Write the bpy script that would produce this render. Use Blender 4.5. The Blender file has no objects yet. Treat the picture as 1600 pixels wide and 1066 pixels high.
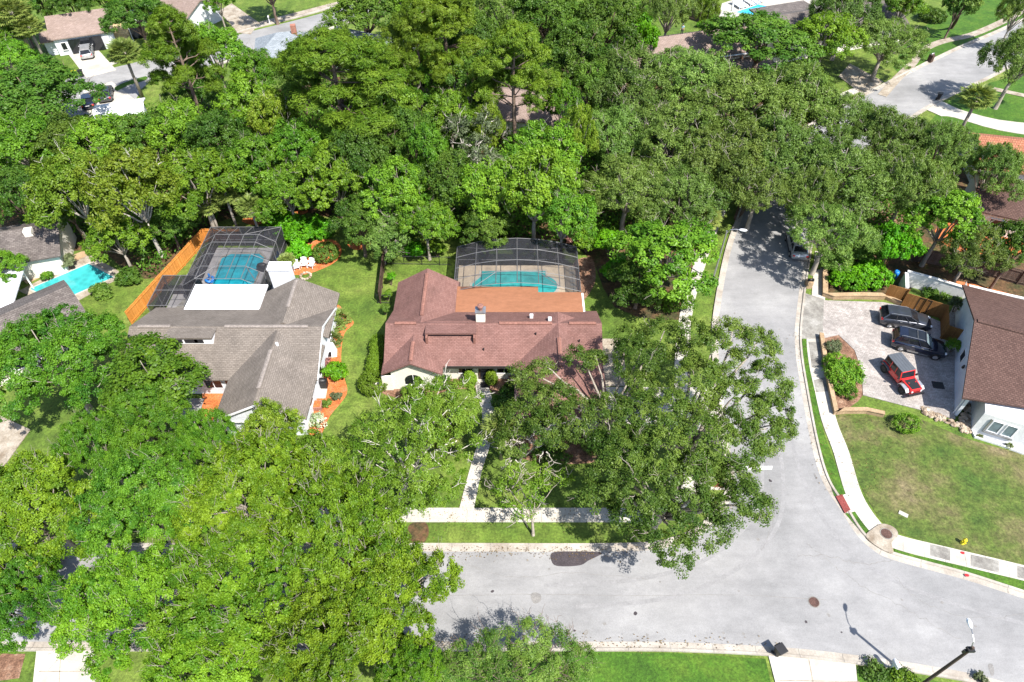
import bpy, bmesh, math, random
import numpy as np
from mathutils import Vector, Matrix
R = math.radians
sc = bpy.context.scene
COL = sc.collection
# ---------------------------------------------------------------- camera
CH, CD, CF = 50.0, R(47), 1067.0
cam_d = bpy.data.cameras.new("camera"); cam = bpy.data.objects.new("camera", cam_d); COL.objects.link(cam)
cam.location = (0, 0, CH); cam.rotation_euler = (R(90) - CD, 0, 0)
cam_d.sensor_width = 36; cam_d.lens = 36 * CF / 1600; cam_d.clip_start = 1; cam_d.clip_end = 3000
sc.camera = cam
# ---------------------------------------------------------------- sky, sun, exposure
SUN_EL = R(55)
w = bpy.data.worlds.new("World"); sc.world = w; w.use_nodes = True
wn = w.node_tree.nodes; sky = wn.new("ShaderNodeTexSky"); sky.sky_type = 'NISHITA'; sky.sun_disc = False
sky.sun_elevation = SUN_EL; sky.sun_rotation = R(138.5)
wn["Background"].inputs[1].default_value = 0.12
w.node_tree.links.new(sky.outputs[0], wn["Background"].inputs[0])
sd = bpy.data.lights.new("sun", 'SUN'); sd.energy = 5.0; sd.angle = R(0.5); sd.color = (1.0, 0.95, 0.87)
sun = bpy.data.objects.new("sun", sd); COL.objects.link(sun)
to_sun = Vector((0.663 * math.cos(SUN_EL), -0.748 * math.cos(SUN_EL), math.sin(SUN_EL)))
sun.rotation_euler = to_sun.to_track_quat('Z', 'Y').to_euler(); sun.location = (40, -40, 90)
sc.view_settings.view_transform = 'Standard'; sc.view_settings.look = 'None'
sc.view_settings.exposure = 1.0; sc.view_settings.gamma = 1
sc.cycles.max_bounces = 6; sc.cycles.transparent_max_bounces = 12; sc.cycles.diffuse_bounces = 3

# ---------------------------------------------------------------- survey: photo bearing -> place at height z
_s, _c = math.sin(CD), math.cos(CD)
def P(x, y, z=0.0):
    u = (x - 800) / CF; v = (y - 533) / CF; t = (CH - z) / (_s + v * _c)
    return Vector((u * t, (_c - v * _s) * t, z))
def dist_at(y, z=0.0): return (CH - z) / (_s + (y - 533) / CF * _c)
def PP(pts, z=0.0): return [P(x, y, z) for x, y in pts]
def smooth(pts, n=6, closed=False):
    pts = [Vector(p) for p in pts]; out = []; m = len(pts)
    rng = range(m) if closed else range(m - 1)
    for i in rng:
        if closed: a, b, c, d = pts[i - 1], pts[i], pts[(i + 1) % m], pts[(i + 2) % m]
        else: a, b, c, d = pts[max(i - 1, 0)], pts[i], pts[i + 1], pts[min(i + 2, m - 1)]
        for k in range(n):
            t = k / n
            out.append(0.5 * ((2 * b) + (c - a) * t + (2 * a - 5 * b + 4 * c - d) * t * t + (3 * b - a - 3 * c + d) * t ** 3))
    if not closed: out.append(pts[-1])
    return out

# ---------------------------------------------------------------- materials
def new_mat(name):
    m = bpy.data.materials.new(name); m.use_nodes = True
    return m, m.node_tree.nodes, m.node_tree.links, m.node_tree.nodes["Principled BSDF"]
def ramp(N, cols, pos=None):
    r = N.new("ShaderNodeValToRGB"); e = r.color_ramp.elements
    n = len(cols); pos = pos or [i / (n - 1) for i in range(n)]
    e[0].position = pos[0]; e[0].color = (*cols[0], 1); e[1].position = pos[-1]; e[1].color = (*cols[-1], 1)
    for c, p in zip(cols[1:-1], pos[1:-1]):
        k = e.new(p); k.color = (*c, 1)
    return r
def mulc(c, k): return tuple(min(1, x * k) for x in c)
def mixrgb(N, L, a, b, fac, mode='MIX'):
    m = N.new("ShaderNodeMix"); m.data_type = 'RGBA'; m.blend_type = mode
    for sock, v in ((m.inputs[6], a), (m.inputs[7], b), (m.inputs[0], fac)):
        if isinstance(v, bpy.types.NodeSocket): L.new(v, sock)
        elif isinstance(v, tuple): sock.default_value = (*v, 1) if len(v) == 3 else v
        else: sock.default_value = v
    return m.outputs[2]
def coords(N, L, kind='world'):
    if kind == 'world': return N.new("ShaderNodeNewGeometry").outputs["Position"]
    tc = N.new("ShaderNodeTexCoord"); return tc.outputs[{'uv': 'UV', 'obj': 'Object'}[kind]]
def noise(N, L, co, scale, detail=4, rough=0.6, stretch=None):
    if stretch:
        mp = N.new("ShaderNodeMapping"); mp.inputs["Scale"].default_value = stretch; L.new(co, mp.inputs["Vector"]); co = mp.outputs[0]
    n = N.new("ShaderNodeTexNoise"); n.inputs["Scale"].default_value = scale; n.inputs["Detail"].default_value = detail
    n.inputs["Roughness"].default_value = rough; L.new(co, n.inputs["Vector"]); return n.outputs["Fac"]
def bump(N, L, bs, h, strength=0.3, dist=0.05):
    b = N.new("ShaderNodeBump"); b.inputs["Strength"].default_value = strength; b.inputs["Distance"].default_value = dist
    L.new(h, b.inputs["Height"]); L.new(b.outputs[0], bs.inputs["Normal"])
def M_noise(name, cols, big=0.15, fine=3.0, rough=0.85, bmp=0.3, fine_amt=0.35, kind='world', pos=None, stretch=None, metal=0, spec=0.3):
    """two scales of noise: big drives the colour ramp, fine darkens and lightens"""
    m, N, L, b = new_mat(name); co = coords(N, L, kind)
    nb = noise(N, L, co, big, 5, 0.65, stretch); r = ramp(N, cols, pos or [0.32 + 0.36 * i / (len(cols) - 1) for i in range(len(cols))]); L.new(nb, r.inputs[0])
    nf = noise(N, L, co, fine, 6, 0.75, stretch); r2 = ramp(N, [(1 - fine_amt,) * 3, (1 + fine_amt,) * 3], [0.3, 0.7]); L.new(nf, r2.inputs[0])
    c = mixrgb(N, L, r.outputs[0], r2.outputs[0], 1.0, 'MULTIPLY')
    nm = noise(N, L, co, big * 6, 5, 0.75, stretch); r5 = ramp(N, [(1 - fine_amt * .6,) * 3, (1 + fine_amt * .6,) * 3], [0.35, 0.65]); L.new(nm, r5.inputs[0])
    c = mixrgb(N, L, c, r5.outputs[0], 1.0, 'MULTIPLY'); L.new(c, b.inputs["Base Color"])
    b.inputs["Roughness"].default_value = rough; b.inputs["Metallic"].default_value = metal; b.inputs["Specular IOR Level"].default_value = spec
    if bmp: bump(N, L, b, nf, bmp, 0.08)
    return m
def M_plain(name, col, rough=0.5, metal=0.0, coat=0.0, var=0.12, scale=2.0, spec=0.5):
    m, N, L, b = new_mat(name); co = coords(N, L, 'obj'); n = noise(N, L, co, scale, 5)
    r = ramp(N, [mulc(col, 1 - var), mulc(col, 1 + var)], [0.35, 0.65]); L.new(n, r.inputs[0]); L.new(r.outputs[0], b.inputs["Base Color"])
    b.inputs["Roughness"].default_value = rough; b.inputs["Metallic"].default_value = metal; b.inputs["Coat Weight"].default_value = coat
    b.inputs["Specular IOR Level"].default_value = spec
    return m
def M_brick(name, c1, c2, mortar, bw, rh, msize=0.02, rough=0.9, big_cols=None, bmp=0.5, kind='uv', streak=0.15, offset=0.5):
    m, N, L, b = new_mat(name); co = coords(N, L, kind)
    t = N.new("ShaderNodeTexBrick"); L.new(co, t.inputs["Vector"]); t.offset = offset
    t.inputs["Color1"].default_value = (*c1, 1); t.inputs["Color2"].default_value = (*c2, 1); t.inputs["Mortar"].default_value = (*mortar, 1)
    t.inputs["Scale"].default_value = 1; t.inputs["Brick Width"].default_value = bw; t.inputs["Row Height"].default_value = rh
    t.inputs["Mortar Size"].default_value = msize; t.inputs["Mortar Smooth"].default_value = 0.3; t.inputs["Bias"].default_value = 0.0
    wc = coords(N, L, 'world')
    nb = noise(N, L, wc, 0.5, 5, 0.7); r2 = ramp(N, [(1 - streak,) * 3, (1 + streak,) * 3], [0.3, 0.7]); L.new(nb, r2.inputs[0])
    nf = noise(N, L, wc, 7, 4, 0.8); r3 = ramp(N, [(0.8,) * 3, (1.2,) * 3], [0.3, 0.7]); L.new(nf, r3.inputs[0])
    c = mixrgb(N, L, t.outputs[0], r2.outputs[0], 1.0, 'MULTIPLY'); c = mixrgb(N, L, c, r3.outputs[0], 1.0, 'MULTIPLY')
    L.new(c, b.inputs["Base Color"]); b.inputs["Roughness"].default_value = rough; b.inputs["Specular IOR Level"].default_value = 0.25
    inv = N.new("ShaderNodeMath"); inv.operation = 'SUBTRACT'; inv.inputs[0].default_value = 1; L.new(t.outputs[1], inv.inputs[1])
    bump(N, L, b, inv.outputs[0], bmp, 0.03)
    return m
def M_leaf(name, dark, light, trans=0.27):
    m, N, L, b = new_mat(name); N.remove(b); out = N["Material Output"]
    a = N.new("ShaderNodeAttribute"); a.attribute_name = "tint"
    oi = N.new("ShaderNodeObjectInfo"); r = ramp(N, [dark, light]); L.new(a.outputs["Fac"], r.inputs[0])
    hs = N.new("ShaderNodeHueSaturation"); L.new(r.outputs[0], hs.inputs["Color"])
    for sock, lo, hi in (("Hue", 0.488, 0.515), ("Value", 0.78, 1.22)):
        mr = N.new("ShaderNodeMapRange"); mr.inputs[3].default_value = lo; mr.inputs[4].default_value = hi
        if sock == "Hue": L.new(oi.outputs["Random"], mr.inputs[0])
        else:
            mm = N.new("ShaderNodeMath"); mm.operation = 'FRACT'; m2 = N.new("ShaderNodeMath"); m2.operation = 'MULTIPLY'; m2.inputs[1].default_value = 7.31
            L.new(oi.outputs["Random"], m2.inputs[0]); L.new(m2.outputs[0], mm.inputs[0]); L.new(mm.outputs[0], mr.inputs[0])
        L.new(mr.outputs[0], hs.inputs[sock])
    d = N.new("ShaderNodeBsdfDiffuse"); t = N.new("ShaderNodeBsdfTranslucent"); g = N.new("ShaderNodeBsdfGlossy"); g.inputs["Roughness"].default_value = 0.45
    L.new(hs.outputs[0], d.inputs[0])
    tc = mixrgb(N, L, hs.outputs[0], (1.35, 1.25, 0.5), 1.0, 'MULTIPLY'); L.new(tc, t.inputs[0])
    m1 = N.new("ShaderNodeMixShader"); m1.inputs[0].default_value = trans; L.new(d.outputs[0], m1.inputs[1]); L.new(t.outputs[0], m1.inputs[2])
    m3 = N.new("ShaderNodeMixShader"); m3.inputs[0].default_value = 0.015; L.new(m1.outputs[0], m3.inputs[1]); L.new(g.outputs[0], m3.inputs[2])
    L.new(m3.outputs[0], out.inputs[0]); return m
def M_screen(name, col, alpha, cell=None):
    m, N, L, b = new_mat(name); out = N["Material Output"]
    b.inputs["Base Color"].default_value = (*col, 1); b.inputs["Roughness"].default_value = 0.7
    tr = N.new("ShaderNodeBsdfTransparent"); mx = N.new("ShaderNodeMixShader"); mx.inputs[0].default_value = alpha
    n = noise(N, L, coords(N, L), 1.2, 4); r = ramp(N, [(alpha - 0.08,) * 3, (alpha + 0.1,) * 3], [0.3, 0.7]); L.new(n, r.inputs[0]); L.new(r.outputs[0], mx.inputs[0])
    L.new(tr.outputs[0], mx.inputs[1]); L.new(b.outputs[0], mx.inputs[2]); L.new(mx.outputs[0], out.inputs[0]); return m
def M_water(name, shallow, deep):
    m, N, L, b = new_mat(name); co = coords(N, L); n = noise(N, L, co, 0.22, 3)
    v = N.new("ShaderNodeTexVoronoi"); v.inputs["Scale"].default_value = 1.6; L.new(co, v.inputs["Vector"])
    r = ramp(N, [deep, shallow], [0.3, 0.7]); L.new(n, r.inputs[0])
    rv = ramp(N, [(0.85,) * 3, (1.2,) * 3], [0.0, 0.7]); L.new(v.outputs[0], rv.inputs[0])
    c = mixrgb(N, L, r.outputs[0], rv.outputs[0], 1.0, 'MULTIPLY'); L.new(c, b.inputs["Base Color"])
    b.inputs["Roughness"].default_value = 0.08; nf = noise(N, L, co, 3, 3); bump(N, L, b, nf, 0.12, 0.05); return m

MAT = {}
MAT['grass'] = M_noise('grass', [(.050, .095, .012), (.085, .135, .018), (.12, .165, .028), (.21, .19, .075)], 0.16, 5.0, fine_amt=.55, bmp=.6, pos=[.3, .48, .6, .78])
MAT['grass_vivid'] = M_noise('grass_vivid', [(.028, .075, .006), (.045, .11, .008), (.07, .13, .012)], 0.35, 6.0, fine_amt=.5, bmp=.6)
MAT['grass_dry'] = M_noise('grass_dry', [(.042, .082, .012), (.07, .10, .018), (.11, .105, .04), (.17, .135, .078)], 0.22, 4.0, fine_amt=.55, bmp=.6, pos=[.33, .47, .6, .74])
MAT['litter'] = M_noise('litter', [(.025, .035, .01), (.05, .045, .018), (.11, .06, .03), (.05, .08, .015)], 0.35, 3.0, fine_amt=.6, bmp=.9)
MAT['mulch_orange'] = M_noise('mulch_orange', [(.30, .085, .03), (.48, .14, .04), (.40, .17, .08)], 1.2, 9.0, fine_amt=.5, bmp=.9)
MAT['mulch_brown'] = M_noise('mulch_brown', [(.10, .05, .03), (.2, .11, .07), (.3, .2, .14)], 1.2, 9.0, fine_amt=.5, bmp=.9)
def asphalt():
    m, N, L, b = new_mat('asphalt'); co = coords(N, L)
    n1 = noise(N, L, co, 0.12, 5, .6, (1.0, 1.0, 1)); r1 = ramp(N, [(.195, .195, .197), (.245, .243, .245), (.30, .297, .295)], [.32, .5, .68]); L.new(n1, r1.inputs[0])
    n2 = noise(N, L, co, 14, 3, .8); r2 = ramp(N, [(.86,) * 3, (1.13,) * 3], [.3, .7]); L.new(n2, r2.inputs[0])
    n3 = noise(N, L, co, 0.5, 6, .75, (0.6, 1.5, 1)); r3 = ramp(N, [(.87,) * 3, (1.09,) * 3], [.35, .65]); L.new(n3, r3.inputs[0])
    wv = noise(N, L, co, 0.7, 8, .8); mm = N.new("ShaderNodeMath"); mm.operation = 'SUBTRACT'; mm.inputs[1].default_value = .5; L.new(wv, mm.inputs[0])
    ab = N.new("ShaderNodeMath"); ab.operation = 'ABSOLUTE'; L.new(mm.outputs[0], ab.inputs[0]); r4 = ramp(N, [(.8,) * 3, (1,) * 3], [0.0, .008]); L.new(ab.outputs[0], r4.inputs[0])
    c = mixrgb(N, L, r1.outputs[0], r2.outputs[0], 1., 'MULTIPLY'); c = mixrgb(N, L, c, r3.outputs[0], 1., 'MULTIPLY'); c = mixrgb(N, L, c, r4.outputs[0], 0.6, 'MULTIPLY')
    L.new(c, b.inputs["Base Color"]); b.inputs["Roughness"].default_value = .9; b.inputs["Specular IOR Level"].default_value = .25; bump(N, L, b, n2, .3, .02); return m
MAT['asphalt'] = asphalt()
MAT['asphalt_patch'] = M_noise('asphalt_patch', [(.04, .034, .038), (.06, .05, .055)], 1.0, 12, fine_amt=.3)
MAT['asphalt_stain'] = M_noise('asphalt_stain', [(.17, .165, .16), (.22, .21, .2)], 1.5, 12, fine_amt=.2)
MAT['tyre_wear'] = M_noise('tyre_wear', [(.205, .203, .205), (.25, .247, .25)], .8, 12, fine_amt=.15)
MAT['worn_paint'] = M_noise('worn_paint', [(.42, .42, .42), (.6, .6, .6)], 2, 14, fine_amt=.3)
MAT['concrete'] = M_noise('concrete', [(.34, .315, .275), (.42, .395, .35), (.47, .445, .4)], 0.4, 8, fine_amt=.1, bmp=.2)
MAT['concrete_worn'] = M_noise('concrete_worn', [(.19, .15, .11), (.29, .25, .2), (.37, .33, .28)], 0.9, 7, fine_amt=.22, bmp=.3)
MAT['concrete_dark'] = M_noise('concrete_dark', [(.13, .12, .11), (.22, .21, .19), (.32, .31, .29)], 0.7, 7, fine_amt=.22, bmp=.3)
MAT['kerb'] = M_noise('kerb', [(.25, .215, .18), (.34, .31, .27), (.42, .39, .35)], 0.35, 9, fine_amt=.16, bmp=.3)
MAT['paver'] = M_brick('paver', (.27, .243, .228), (.38, .352, .332), (.2, .18, .168), 0.22, 0.14, .012, kind='world', streak=.3, bmp=.3)
MAT['shingle_red'] = M_brick('shingle_red', (.165, .086, .073), (.205, .112, .097), (.125, .063, .054), 0.32, 0.15, .018, streak=.2)
MAT['ridge_red'] = M_noise('ridge_red', [(.19, .09, .07), (.235, .115, .09)], 1, 6, fine_amt=.25)
MAT['shingle_grey'] = M_brick('shingle_grey', (.15, .13, .113), (.19, .165, .145), (.122, .104, .09), 0.36, 0.17, .025, streak=.2)
MAT['ridge_grey'] = M_noise('ridge_grey', [(.19, .165, .15), (.24, .21, .19)], 1, 6, fine_amt=.25)
MAT['shingle_brown'] = M_brick('shingle_brown', (.082, .046, .038), (.118, .07, .058), (.055, .032, .027), 0.3, 0.2, .03, streak=.12)
MAT['shingle_tan'] = M_brick('shingle_tan', (.22, .165, .14), (.28, .215, .19), (.15, .11, .1), 0.4, 0.2, .02, streak=.1)
MAT['shingle_blue'] = M_brick('shingle_blue', (.20, .23, .26), (.27, .3, .33), (.14, .16, .18), 0.4, 0.2, .02, streak=.1)
MAT['shingle_dark'] = M_brick('shingle_dark', (.10, .085, .08), (.155, .135, .125), (.07, .06, .055), 0.4, 0.2, .02, streak=.3)
MAT['tile_orange'] = M_brick('tile_orange', (.29, .12, .07), (.37, .165, .1), (.2, .07, .04), 0.3, 0.35, .04, streak=.2)
MAT['membrane'] = M_noise('membrane', [(.23, .10, .052), (.28, .125, .068)], 0.5, 5, fine_amt=.12, stretch=(.5, 1.5, 1))
MAT['white_roof'] = M_noise('white_roof', [(.62, .64, .68), (.74, .75, .78)], 0.4, 5, fine_amt=.05)
MAT['stucco'] = M_noise('stucco', [(.66, .63, .55), (.74, .71, .64)], 0.5, 9, fine_amt=.06, bmp=.3)
MAT['siding'] = M_noise('siding', [(.55, .58, .62), (.65, .68, .72)], 0.5, 6, fine_amt=.06)
MAT['white_wall'] = M_noise('white_wall', [(.6, .6, .6), (.72, .72, .72)], 0.4, 6, fine_amt=.08)
MAT['stone'] = M_brick('stone', (.42, .3, .15), (.6, .48, .28), (.3, .25, .18), 0.5, 0.3, .03)
MAT['brick_red'] = M_brick('brick_red', (.3, .1, .06), (.38, .15, .1), (.3, .26, .22), 0.22, 0.08, .01)
MAT['brick_brown'] = M_brick('brick_brown', (.28, .13, .07), (.38, .19, .11), (.3, .24, .2), 0.22, 0.08, .01)
MAT['glass_dark'] = M_plain('glass_dark', (.012, .014, .018), .08, var=.3)
MAT['glass_sky'] = M_plain('glass_sky', (.14, .19, .21), .05, var=.2)
MAT['black'] = M_plain('black', (.012, .012, .014), .5, var=.2)
MAT['rubber'] = M_plain('rubber', (.015, .015, .015), .85, var=.2)
MAT['metal_grey'] = M_plain('metal_grey', (.38, .38, .39), .35, .7)
MAT['metal_white'] = M_plain('metal_white', (.68, .69, .7), .4)
MAT['bronze'] = M_plain('bronze', (.045, .04, .038), .5, .3)
MAT['alum'] = M_plain('alum', (.11, .11, .115), .6, .1)
MAT['iron'] = M_noise('iron', [(.06, .035, .03), (.11, .06, .05)], 3, 12, fine_amt=.4, bmp=.5)
MAT['fence_orange'] = M_brick('fence_orange', (.48, .19, .035), (.62, .27, .065), (.3, .11, .02), 0.14, 6.0, .008, streak=.12, offset=0)
MAT['fence_brown'] = M_brick('fence_brown', (.20, .095, .028), (.27, .135, .045), (.1, .045, .015), 0.14, 6.0, .01, streak=.2, offset=0)
MAT['fence_old'] = M_brick('fence_old', (.095, .065, .05), (.15, .105, .085), (.04, .03, .022), 0.14, 6.0, .01, streak=.3, offset=0)
MAT['wood_dark'] = M_noise('wood_dark', [(.05, .03, .022), (.09, .055, .04)], 1, 8, fine_amt=.3)
MAT['pole_wood'] = M_noise('pole_wood', [(.045, .032, .027), (.10, .07, .055)], 1, 12, fine_amt=.4, stretch=(3, 3, .3))
MAT['sandstone'] = M_noise('sandstone', [(.28, .19, .11), (.40, .29, .18)], .8, 7, fine_amt=.25)
MAT['rock'] = M_noise('rock', [(.15, .10, .065), (.33, .26, .19), (.48, .43, .36)], 2.5, 9, fine_amt=.2)
MAT['gravel'] = M_noise('gravel', [(.28, .29, .31), (.42, .43, .45)], 4, 16, fine_amt=.4, bmp=.7)
MAT['pool_deck'] = M_noise('pool_deck', [(.44, .36, .27), (.52, .43, .33)], .6, 8, fine_amt=.08)
MAT['deck_grey'] = M_noise('deck_grey', [(.25, .24, .25), (.34, .33, .34)], .8, 8, fine_amt=.12)
MAT['water_teal'] = M_water('water_teal', (.045, .36, .36), (.03, .27, .28))
MAT['water_blue'] = M_water('water_blue', (.015, .30, .38), (.01, .22, .32))
MAT['water_bright'] = M_water('water_bright', (.02, .45, .8), (.01, .33, .7))
MAT['screen'] = M_screen('screen', (.022, .022, .028), .78)
MAT['screen_roof'] = M_screen('screen_roof', (.03, .03, .038), .36)
MAT['red_paint'] = M_plain('red_paint', (.62, .02, .02), .3, coat=.5)
MAT['red_brick_paint'] = M_noise('red_brick_paint', [(.16, .035, .03), (.21, .05, .045)], 1, 8)
MAT['blue_paint'] = M_plain('blue_paint', (.02, .2, .6), .4)
MAT['yellow'] = M_plain('yellow', (.75, .6, .02), .5)
MAT['silver_paint'] = M_plain('silver_paint', (.5, .51, .53), .3, .6, coat=.6)
MAT['white_paint'] = M_plain('white_paint', (.78, .78, .8), .35, coat=.4)
MAT['graphite_paint'] = M_plain('graphite_paint', (.055, .06, .075), .28, .5, coat=.8)
MAT['navy_paint'] = M_plain('navy_paint', (.012, .016, .035), .2, .4, coat=1.)
MAT['jeep_top'] = M_plain('jeep_top', (.075, .085, .1), .6, var=.08)
MAT['head_glass'] = M_plain('head_glass', (.7, .72, .75), .15)
MAT['skin'] = M_plain('skin', (.5, .3, .2), .6, var=.05)
MAT['cloth_blue'] = M_plain('cloth_blue', (.3, .5, .62), .8)
MAT['cloth_dark'] = M_plain('cloth_dark', (.03, .035, .05), .85)
MAT['bark_grey'] = M_noise('bark_grey', [(.22, .19, .155), (.36, .32, .275)], 1.5, 8, fine_amt=.3, kind='obj', stretch=(2, 2, .5))
MAT['bark_white'] = M_noise('bark_white', [(.36, .33, .29), (.52, .49, .44)], 1.5, 8, fine_amt=.2, kind='obj')
MAT['bark_brown'] = M_noise('bark_brown', [(.11, .075, .055), (.2, .15, .12)], 1.5, 8, fine_amt=.3, kind='obj', stretch=(2, 2, .5))
MAT['bark_red'] = M_noise('bark_red', [(.3, .13, .07), (.4, .2, .12)], 1.5, 8, fine_amt=.3, kind='obj')
MAT['leaf_lime'] = M_leaf('leaf_lime', (0.058, 0.14, 0.008), (0.18, 0.295, 0.018))
MAT['leaf_green'] = M_leaf('leaf_green', (0.055, 0.14, 0.01), (0.17, 0.305, 0.022))
MAT['leaf_deep'] = M_leaf('leaf_deep', (0.038, 0.115, 0.01), (0.13, 0.255, 0.018))
MAT['leaf_dark'] = M_leaf('leaf_dark', (0.04, 0.1, 0.012), (0.12, 0.21, 0.026))
MAT['leaf_oak'] = M_leaf('leaf_oak', (0.068, 0.128, 0.02), (0.185, 0.275, 0.055))
MAT['leaf_heroak'] = M_leaf('leaf_heroak', (0.046, 0.105, 0.012), (0.14, 0.22, 0.034))
MAT['leaf_pine'] = M_leaf('leaf_pine', (0.075, 0.15, 0.01), (0.2, 0.29, 0.026))
MAT['leaf_yellow'] = M_leaf('leaf_yellow', (0.09, 0.17, 0.01), (0.23, 0.32, 0.035))
MAT['leaf_vivid'] = M_leaf('leaf_vivid', (.05, .19, .006), (.16, .42, .012))
MAT['leaf_clip'] = M_leaf('leaf_clip', (.09, .17, .012), (.16, .27, .02), .2)
MAT['leaf_palm'] = M_leaf('leaf_palm', (0.08, 0.13, 0.025), (0.24, 0.28, 0.07))
MAT['leaf_moss'] = M_leaf('leaf_moss', (.07, .095, .04), (.17, .2, .10))
MAT['flower_white'] = M_leaf('flower_white', (.1, .2, .03), (.75, .75, .65), .15)
MAT['leaf_fallen'] = M_leaf('leaf_fallen', (.09, .05, .025), (.28, .2, .08), .1)
MAT['leaf_purple'] = M_leaf('leaf_purple', (.10, .04, .035), (.3, .14, .12), .15)

# ---------------------------------------------------------------- object helpers
def tag(o, label=None, cat=None, group=None, kind=None):
    if label: o['label'] = label
    if cat: o['category'] = cat
    if group: o['group'] = group
    if kind: o['kind'] = kind
    return o
def thing(name, label, cat, loc=(0, 0, 0), rz=0.0, group=None):
    o = bpy.data.objects.new(name, None); COL.objects.link(o); o.location = loc; o.rotation_euler = (0, 0, rz)
    o.empty_display_size = .5
    return tag(o, label, cat, group)
def auto_uv(me):
    if not me.polygons: return
    uv = me.uv_layers.new(name="UVMap"); n = len(me.loops)
    co = np.empty(len(me.vertices) * 3, dtype=np.float32); me.vertices.foreach_get('co', co); co = co.reshape(-1, 3)
    vi = np.empty(n, dtype=np.int32); me.loops.foreach_get('vertex_index', vi)
    pn = np.empty(len(me.polygons) * 3, dtype=np.float32); me.polygons.foreach_get('normal', pn); pn = pn.reshape(-1, 3)
    lt = np.empty(len(me.polygons), dtype=np.int32); me.polygons.foreach_get('loop_total', lt)
    nn = np.repeat(pn, lt, axis=0)
    t = np.stack([-nn[:, 1], nn[:, 0], np.zeros(len(nn))], 1); l = np.linalg.norm(t, axis=1); flat = l < .05
    t[flat] = (1, 0, 0); l[flat] = 1; t /= l[:, None]; b = np.cross(nn, t); p = co[vi]
    out = np.stack([(p * t).sum(1), (p * b).sum(1)], 1).astype(np.float32); uv.data.foreach_set('uv', out.ravel())
class MB:
    def __init__(s): s.v = []; s.f = []; s.m = []; s.mi = 0; s.mats = []; s.X = Matrix.Identity(4); s.smooth = []; s.sm = False
    def mat(s, m):
        if m not in s.mats: s.mats.append(m)
        s.mi = s.mats.index(m); return s
    def add(s, vs, fs):
        o = len(s.v); s.v += [tuple(s.X @ Vector(p)) for p in vs]
        for f in fs: s.f.append([o + i for i in f]); s.m.append(s.mi); s.smooth.append(s.sm)
        return s
    def box(s, x0, x1, y0, y1, z0, z1):
        return s.add([(x0, y0, z0), (x1, y0, z0), (x1, y1, z0), (x0, y1, z0), (x0, y0, z1), (x1, y0, z1), (x1, y1, z1), (x0, y1, z1)],
                     [(0, 3, 2, 1), (4, 5, 6, 7), (0, 1, 5, 4), (1, 2, 6, 5), (2, 3, 7, 6), (3, 0, 4, 7)])
    def prism(s, pts, z0, z1, bottom=True):
        n = len(pts); a = sum(pts[i][0] * pts[(i + 1) % n][1] - pts[(i + 1) % n][0] * pts[i][1] for i in range(n))
        if a < 0: pts = pts[::-1]
        vs = [(p[0], p[1], z0) for p in pts] + [(p[0], p[1], z1) for p in pts]
        fs = [tuple(range(n, 2 * n))] + [(i, (i + 1) % n, n + (i + 1) % n, n + i) for i in range(n)]
        if bottom: fs.append(tuple(range(n - 1, -1, -1)))
        return s.add(vs, fs)
    def tube(s, pts, rad, n=6, cap=True):
        pts = [Vector(p) for p in pts]
        if not isinstance(rad, (list, tuple)): rad = [rad] * len(pts)
        vs = []; fs = []
        for i, p in enumerate(pts):
            d = (pts[min(i + 1, len(pts) - 1)] - pts[max(i - 1, 0)])
            d = d.normalized() if d.length > 1e-6 else Vector((0, 0, 1))
            a = d.cross(Vector((0, 0, 1)) if abs(d.z) < .9 else Vector((1, 0, 0))).normalized(); b = d.cross(a)
            for k in range(n):
                t = 2 * math.pi * k / n; vs.append(p + (a * math.cos(t) + b * math.sin(t)) * rad[i])
        for i in range(len(pts) - 1):
            for k in range(n): fs.append((i * n + k, i * n + (k + 1) % n, (i + 1) * n + (k + 1) % n, (i + 1) * n + k))
        if cap: fs.append(tuple(range(n - 1, -1, -1))); fs.append(tuple(range((len(pts) - 1) * n, len(pts) * n)))
        return s.add(vs, fs)
    def bar(s, a, b, r=.05):
        return s.tube([a, b], r * 1.2, 4)
    def cyl(s, c, r, h, n=16, r2=None, axis='z'):
        d = {'x': Vector((1, 0, 0)), 'y': Vector((0, 1, 0)), 'z': Vector((0, 0, 1))}[axis]; c = Vector(c)
        return s.tube([c, c + d * h], [r, r if r2 is None else r2], n)
    def lathe(s, prof, c=(0, 0, 0), n=16):
        vs = []; fs = []
        for r, z in prof:
            for k in range(n): t = 2 * math.pi * k / n; vs.append((c[0] + r * math.cos(t), c[1] + r * math.sin(t), c[2] + z))
        for i in range(len(prof) - 1):
            for k in range(n): fs.append((i * n + k, i * n + (k + 1) % n, (i + 1) * n + (k + 1) % n, (i + 1) * n + k))
        fs.append(tuple(range(n - 1, -1, -1))); fs.append(tuple(range((len(prof) - 1) * n, len(prof) * n)))
        return s.add(vs, fs)
    def ell(s, c, r, n=12, m=8, rng=None, jit=0):
        vs = []; fs = []
        for i in range(m + 1):
            th = math.pi * i / m
            for k in range(n):
                t = 2 * math.pi * k / n; q = 1 + (rng.uniform(-jit, jit) if rng else 0)
                vs.append((c[0] + r[0] * math.sin(th) * math.cos(t) * q, c[1] + r[1] * math.sin(th) * math.sin(t) * q, c[2] - r[2] * math.cos(th) * q))
        for i in range(m):
            for k in range(n): fs.append((i * n + k, i * n + (k + 1) % n, (i + 1) * n + (k + 1) % n, (i + 1) * n + k))
        return s.add(vs, fs)
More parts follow.
